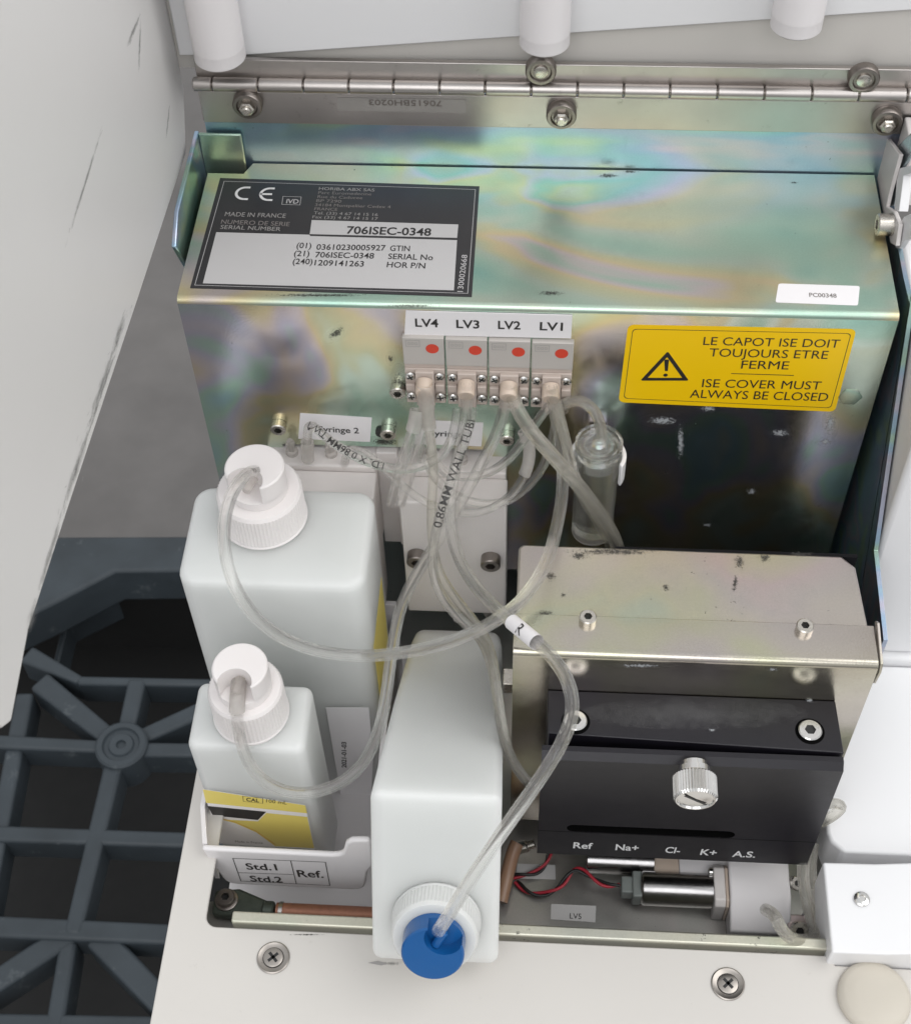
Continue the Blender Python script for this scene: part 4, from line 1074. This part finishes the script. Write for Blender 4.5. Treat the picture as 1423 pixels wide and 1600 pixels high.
def wire(name, label, path, z, r, mat, cat='wire', group='red and black wires', twist=None):
    pts = spline([at(x, y, 'z', z+dz) for x, y, dz in path], 1.2)
    if twist is not None:
        fr = frames(pts); q = []; L = 0
        for i, p in enumerate(pts):
            if i: L += (pts[i]-pts[i-1]).length
            a = L/9*2*math.pi*.5+twist; q.append(p + (fr[i][1]*math.cos(a)+fr[i][2]*math.sin(a))*r*1.02)
        pts = q
    mb = MB(); mb.sweep(pts, frames(pts), r, mat, 8, caps=True)
    return tag(mb.build(name, None, pts[0], smooth=60), label, cat, group)
wp = [(806, 1378, 0), (825, 1395, 1), (850, 1398, 1), (875, 1386, 3), (893, 1362, 5), (905, 1358, 6), (925, 1372, 6), (948, 1384, 7), (968, 1383, 8)]
wire('wire', 'red wire twisted with a black one, running to the motor plug', wp, FL+1.2, .62, 'wire_red', twist=0)
wire('wire', 'black wire twisted with a red one, running to the motor plug', wp, FL+1.2, .62, 'wire_black', twist=math.pi)
wp2 = [(800, 1370, 0), (815, 1368, 1), (838, 1364, 1), (852, 1352, 2), (858, 1336, 4), (862, 1318, 5)]
wire('wire', 'short red wire rising across the blank sticker under the black block', wp2, FL+1.2, .6, 'wire_red', twist=.8)
wire('wire', 'short black wire rising across the blank sticker under the black block', wp2, FL+1.2, .6, 'wire_black', twist=.8+math.pi)
hp = [(808, 1318, 8), (802, 1330, 7), (796, 1352, 4), (790, 1375, 2), (782, 1410, 0)]
pts = spline([at(x, y, 'z', FL+4+dz) for x, y, dz in hp]); mb = MB(); mb.sweep(pts, frames(pts), 2.6, 'copper', 12, caps=True)
M['oldhose'] = plain('amber_hose', (.42, .25, .16), .35, 0, .1, 100, sss=.2)
mb = MB(); mb.sweep(pts, frames(pts), 2.6, 'oldhose', 12, caps=True)
tag(mb.build('amber_hose', None, pts[0], smooth=60), 'short amber rubber hose beside the wires under the black block', 'hose')
c = at(815, 1325, 'z', FL+10); mb = MB(); mb.lathe(c, (.9, .2, .3), [(2.2, -3), (2.2, 2), (1.6, 2.6), (1.6, 5)], 'bolt', 16)
tag(mb.build('hose_fitting', None, c), 'small metal hose fitting at the lower left corner of the black block', 'fitting')

# latch bracket at the top right
lt = thing('latch_bracket', 'grey metal latch bracket with two bolts at the upper right corner', 'latch', (231, 45, -10))
mb = MB(); XL = 229.4
pl_ = [(1374, 201), (1405, 241), (1390, 296), (1384, 322), (1396, 330), (1404, 350), (1399, 384), (1391, 380), (1378, 328), (1365, 252), (1370, 215)]
mb.prism([at(x, y, 'x', XL) for x, y in pl_], (1.4, 0, 0), 'block'); mb.build('plate', lt, bevel=.3)
for (px_, py_, r, l, mt) in ((1372, 247, 3.4, 4.6, 'screw_dark'), (1394, 351, 3.6, 5.0, 'bolt')): socket_screw(at(px_, py_, 'x', XL-.05), (-1, 0, 0), r, l, 1.8, 'bolt', lt, mt)
mb = MB(); mb.prism([at(x, y, 'x', 231.2) for x, y in [(1402, 356), (1412, 338), (1430, 330), (1430, 372), (1412, 375), (1404, 388), (1398, 387)]], (2.0, 0, 0), 'paint2'); mb.build('lower_hook', lt, bevel=.3)
mb = MB(); mb.box(232.6, 250, 50, 67, 2, 25, 'block'); mb.build('catch_block', lt, bevel=.6)
mb = MB()
mb.prism([at(x, y, 'x', 231.6) for x, y in [(1404, 226), (1430, 200), (1430, 232), (1409, 262), (1396, 322), (1385, 321), (1393, 285)]], (1.0, 0, 0), 'bluesteel')
mb.build('spring_strip', lt, bevel=.2); mb = MB()
mb.prism([at(x, y, 'x', 230.9) for x, y in [(1402, 263), (1430, 256), (1430, 268), (1411, 274), (1404, 330), (1397, 329)]], (3.0, 0, 0), 'paint2')
mb.build('spring_hook', lt, bevel=.2)
mb = MB(); mb.box(234.2, 262, -30, 50, -146, -6, 'paint2'); mb.build('housing_corner', lt, bevel=2)

# ================================================================== DRIP CHAMBER
dc = thing('drip_chamber', 'clear plastic cylinder trap held in a white clip beside the valves', 'trap', (137, -14, -96))
c = at(936, 690, 'y', -14); zt_ = c.z; zb2 = at(915, 825, 'y', -14).z
mb = MB(); mb.lathe((c.x, -14, zb2), (0, 0, 1), [(6.6, -1), (7.4, 0), (7.4, zt_-zb2-3), (8.0, zt_-zb2-2.6), (8.0, zt_-zb2), (6.9, zt_-zb2), (6.9, zt_-zb2-1.6)], 'chamber', 40, False, False)
mb.lathe((c.x, -14, zb2), (0, 0, 1), [(6.4, 1), (6.4, zt_-zb2-4)], 'chamber', 40, False, False); mb.build('cylinder', dc)
mb = MB(); mb.lathe((c.x, -14, zt_-1.6), (0, 0, 1), [(6.9, -.5), (6.9, 0), (5.2, .1), (4.9, -.5), (4.2, -.5), (3.9, .2), (2.4, .3), (2.2, 2), (1.7, 4.5)], 'chamber', 36); mb.build('lid', dc)
mb = MB(); mb.lathe((c.x, -14, zt_-8), (0, 0, 1), [(2.6, 0), (2.6, 5)], 'chamber', 20); mb.lathe((c.x-.5, -14, zb2+.8), (0, 0, 1), [(4.2, 0), (4.2, .5), (1.2, .7), (1.0, 2)], 'chamber', 28); mb.build('drip_nozzle', dc)
mb = MB(); mb.lathe((c.x, -14, zb2-1.2), (0, 0, 1), [(7.2, 0), (7.4, .8), (6.2, 1.5)], 'fitting', 40); mb.build('base_ring', dc)
cl = thing('tube_clip', 'white plastic spring clip gripping the clear cylinder', 'clip', (137, -8, -80))
mb = MB(); zc = zt_-17
for s in (1, -1):
    arcs = [(c.x+s*8.1*math.cos(math.radians(t)), -14-8.1*math.sin(math.radians(t))) for t in range(-60, 31, 10)]
    arco = [(c.x+s*9.6*math.cos(math.radians(t)), -14-9.6*math.sin(math.radians(t))) for t in range(34, -61, -10)]
    mb.prism([(x, y, zc) for x, y in arcs+arco], (0, 0, 10.5), 'clip')
mb.box(c.x-3, c.x+3, -6.2, -1, zc, zc+10, 'clip'); mb.build('jaw', cl, bevel=.4)

# ================================================================== TUBES
tube('tube', 'long clear tube looping from the big bottle cap up to the LV1 valve',
     [(398, 736, -36), (384, 742, -45), (364, 766, -52), (351, 810, -58), (352, 865, -64), (366, 915, -72), (397, 962, -78), (440, 996, -80), (500, 1018, -80), (570, 1025, -79), (640, 1018, -84), (700, 1004, -88), (760, 978, -86), (810, 943, -77), (848, 890, -65), (868, 830, -46), (879, 760, -27), (876, 690, -14), (866, 640, -10), (861, 602, -6)],
     2.1, 1.0, texts=[('0.86MM', 1.0, 2.8, 'inkbrown', False, 0.)])
tube('tube', 'clear tube hanging from the small CAL bottle cap and rising to the LV2 valve',
     [(374, 1048, -86), (373, 1070, -95), (370, 1105, -102), (374, 1150, -106), (390, 1195, -110), (420, 1226, -112), (465, 1240, -112), (520, 1230, -110), (565, 1196, -104), (592, 1140, -96), (604, 1080, -86), (612, 1020, -74), (626, 950, -58), (652, 895, -46), (688, 838, -34), (722, 780, -26), (752, 725, -18), (778, 672, -11), (792, 620, -7), (796, 600, -5)],
     2.05, 1.0, sleeves=[(0.02, .09, 2.6, 'fitting', 'sleeve')])
tube('tube', 'clear tube with an R marker sleeve from the blue cap up to the LV3 valve',
     [(684, 1456, -165), (700, 1432, -163), (735, 1375, -156), (785, 1300, -146), (840, 1222, -134), (878, 1160, -124), (895, 1108, -119), (888, 1066, -113), (862, 1026, -104), (825, 993, -94), (780, 955, -80), (742, 915, -62), (716, 870, -48), (704, 820, -36), (705, 765, -26), (716, 710, -17), (727, 655, -10), (729, 600, -6)],
     2.1, 1.0, sleeves=[(.475, .545, 2.5, 'white_label', 'marker_sleeve')], texts=[('R', 119.5, 5.4, 'ink', True, 0.)], tr=2.6)
tube('tube', 'clear tube printed with WALL TUBING, hanging from the LV3 valve',
     [(738, 640, -8), (734, 662, -10), (722, 700, -16), (706, 745, -23), (690, 795, -31), (678, 845, -38), (676, 890, -44), (688, 930, -51), (716, 965, -58), (748, 995, -64), (768, 1040, -82), (778, 1100, -93), (788, 1160, -101), (810, 1205, -107), (835, 1232, -110)],
     1.75, .85, 'tube', texts=[('0.86MM WALL TUBI', 42, 4.5, 'ink', True, 0.)])
tube('tube', 'clear tube with end fitting dropping straight from the LV4 valve into the bundle',
     [(664, 600, -6), (667, 640, -9), (673, 690, -14), (677, 740, -19), (674, 790, -26), (675, 840, -33), (684, 890, -41), (708, 930, -49), (738, 968, -57), (762, 1005, -68), (774, 1060, -84), (783, 1130, -97), (798, 1185, -103), (820, 1218, -107)],
     1.7, .85, 'oldtube', sleeves=[(0, .06, 2.7, 'fitting', 'ferrule'), (.06, .10, 2.4, 'fitting', 'ferrule')])
tube('tube', 'printed clear tube sagging from the Syringe 2 tag to the middle valve',
     [(481, 718, -7), (480, 690, -6), (481, 668, -5), (488, 664, -6), (505, 680, -9), (535, 702, -14), (575, 722, -18), (620, 733, -20), (655, 730, -20), (685, 716, -17), (702, 695, -13), (710, 670, -9), (714, 640, -6)],
     1.65, .8, texts=[('I.D. X 0.86MM TWT', 48, 3.7, 'ink', True, 0.)], sleeves=[(0, .10, 2.3, 'fitting', 'barb')])
tube('tube', 'short stub tube hanging below the LV4 fitting, left of two',
     [(652, 640, -9), (648, 665, -12), (636, 700, -16), (624, 740, -21), (612, 790, -26)], 2.0, 1.0, 'tube', sleeves=[(0, .28, 2.6, 'fitting', 'ferrule')])
tube('tube', 'short stub tube hanging below the LV4 fitting, right of two',
     [(664, 660, -8), (652, 705, -13), (638, 750, -18), (624, 790, -23)], 1.8, .9, 'tube')
tube('tube', 'thin clear loop from the Syringe 2 block across to the right side bundle',
     [(536, 745, -5), (541, 712, -8), (556, 702, -12), (590, 722, -17), (625, 756, -21), (665, 785, -24), (715, 802, -26), (760, 798, -25), (797, 775, -22), (823, 735, -17), (828, 700, -12), (817, 672, -9)],
     1.5, .75, 'tube', sleeves=[(.88, 1, 2.1, 'fitting', 'ferrule')])
tube('tube', 'clear loop under the LV1 valve sweeping left over the Syringe 1 block',
     [(872, 640, -7), (862, 690, -11), (848, 730, -16), (822, 762, -19), (788, 785, -21), (742, 786, -22), (705, 770, -22), (676, 742, -20), (664, 712, -14)],
     1.6, .8, 'tube')
tube('tube', 'uppermost clear loop from the LV1 valve down to the Syringe 1 block',
     [(868, 622, -6), (846, 648, -9), (820, 685, -13), (790, 722, -17), (755, 742, -19), (715, 745, -20), (688, 735, -18), (676, 705, -12), (668, 680, -8)],
     1.6, .8, 'tube')
tube('tube', 'thick soft tube from the LV2 valve crossing right over the clear cylinder',
     [(797, 606, -5), (808, 640, -10), (835, 680, -18), (872, 722, -24), (908, 764, -27), (938, 806, -27), (958, 838, -25), (966, 860, -22)],
     2.5, 1.2, 'oldtube', rfun=lambda t: (2.4+1.0*math.exp(-((t-.72)/.16)**2), 2.4+.2*math.exp(-((t-.72)/.16)**2)))
tube('tube', 'yellowed tube from the LV1 valve passing behind the thick soft tube',
     [(862, 606, -6), (874, 650, -11), (886, 700, -17), (898, 745, -20), (915, 785, -21), (940, 825, -20), (952, 850, -18)], 1.85, .9, 'oldtube')
tube('tube', 'short arched tube from behind the LV1 valve into the clear cylinder lid',
     [(880, 640, -4), (884, 630, -6), (903, 625, -10), (922, 634, -13), (934, 652, -14), (939, 672, -14), (940, 684, -14)], 1.9, .95, 'oldtube')
tube('tube', 'looped clear tube bulging out right of the black block',
     [(1230, 1296, -104), (1262, 1294, -102), (1290, 1282, -100), (1312, 1267, -98), (1314, 1258, -96), (1298, 1255, -94), (1270, 1262, -92), (1235, 1275, -90)], 1.9, .9, 'oldtube')
tube('tube', 'milky tube curling below the white valve block at its right corner',
     [(1196, 1422, -134), (1210, 1430, -139), (1219, 1450, -142.5), (1234, 1467, -144), (1258, 1470, -142), (1276, 1462, -137), (1284, 1440, -130)], 2.1, 1.0, 'oldtube')
tube('tube', 'milky tube rising beside the white valve cover edge, left of two',
     [(1272, 1452, -132), (1262, 1415, -126), (1255, 1378, -119), (1254, 1342, -112), (1260, 1312, -105)], 2.1, 1.0, 'oldtube')
tube('tube', 'milky tube rising beside the white valve cover edge, right of two',
     [(1282, 1446, -131), (1274, 1418, -126), (1269, 1388, -120), (1267, 1352, -113), (1272, 1318, -106)], 1.8, .9, 'oldtube')

# ================================================================== LIGHT, WORLD, CAMERA
def area(name, loc, target, size, power, color):
    l = bpy.data.lights.new(name, 'AREA'); l.energy = power; l.size = size*S; l.color = color; l.shape = 'DISK'
    o = bpy.data.objects.new(name, l); COL.objects.link(o); o.location = Vector(loc)*S
    o.rotation_euler = (Vector(target)-Vector(loc)).to_track_quat('-Z', 'Y').to_euler(); return o
area('window_light', (900, -150, 900), (110, -60, -80), 1100, 6.6, (1, .985, .965))
area('front_fill', (-60, -950, 900), (110, -60, -80), 1100, 5.6, (.99, .99, 1))  # added fill lamp on the camera side, brightens the front faces
w = bpy.data.worlds.new('World'); scene.world = w; w.use_nodes = True
nt = w.node_tree; bg = nt.nodes['Background']
tc = nt.nodes.new('ShaderNodeTexCoord'); sep = nt.nodes.new('ShaderNodeSeparateXYZ'); nt.links.new(tc.outputs['Generated'], sep.inputs[0])
rr = nt.nodes.new('ShaderNodeValToRGB'); e = rr.color_ramp.elements
e[0].position = 0; e[0].color = (.22, .22, .225, 1); e[1].position = 1; e[1].color = (.80, .82, .84, 1)
x = e.new(.42); x.color = (.34, .34, .345, 1); x = e.new(.6); x.color = (.66, .665, .67, 1)
mp = nt.nodes.new('ShaderNodeMapRange'); mp.inputs['From Min'].default_value = -1; nt.links.new(sep.outputs['Z'], mp.inputs['Value'])
nt.links.new(mp.outputs['Result'], rr.inputs['Fac']); nt.links.new(rr.outputs['Color'], bg.inputs['Color']); bg.inputs['Strength'].default_value = .86

cd = bpy.data.cameras.new('camera'); co = bpy.data.objects.new('camera', cd); COL.objects.link(co)
rot = Matrix((CR, CU, -CF)).transposed().to_4x4(); rot.translation = CAM*S; co.matrix_world = rot
cd.sensor_fit = 'HORIZONTAL'; cd.sensor_width = 36; cd.lens = FPX*36/1423; cd.clip_start = .01; cd.clip_end = 60
cd.dof.use_dof = True; cd.dof.focus_distance = .49; cd.dof.aperture_fstop = cd.lens/1.3
scene.camera = co
scene.render.engine = 'CYCLES'
cy = scene.cycles; cy.use_denoising = True; cy.max_bounces = 24; cy.transparent_max_bounces = 40; cy.transmission_bounces = 20; cy.diffuse_bounces = 5; cy.glossy_bounces = 5; cy.caustics_reflective = False; cy.caustics_refractive = True
cy.sample_clamp_indirect = 6
vs = scene.view_settings; vs.view_transform = 'Standard'; vs.look = 'None'; vs.exposure = .17; vs.gamma = 1
for o in scene.objects:
    if '_base' in o: del o['_base']
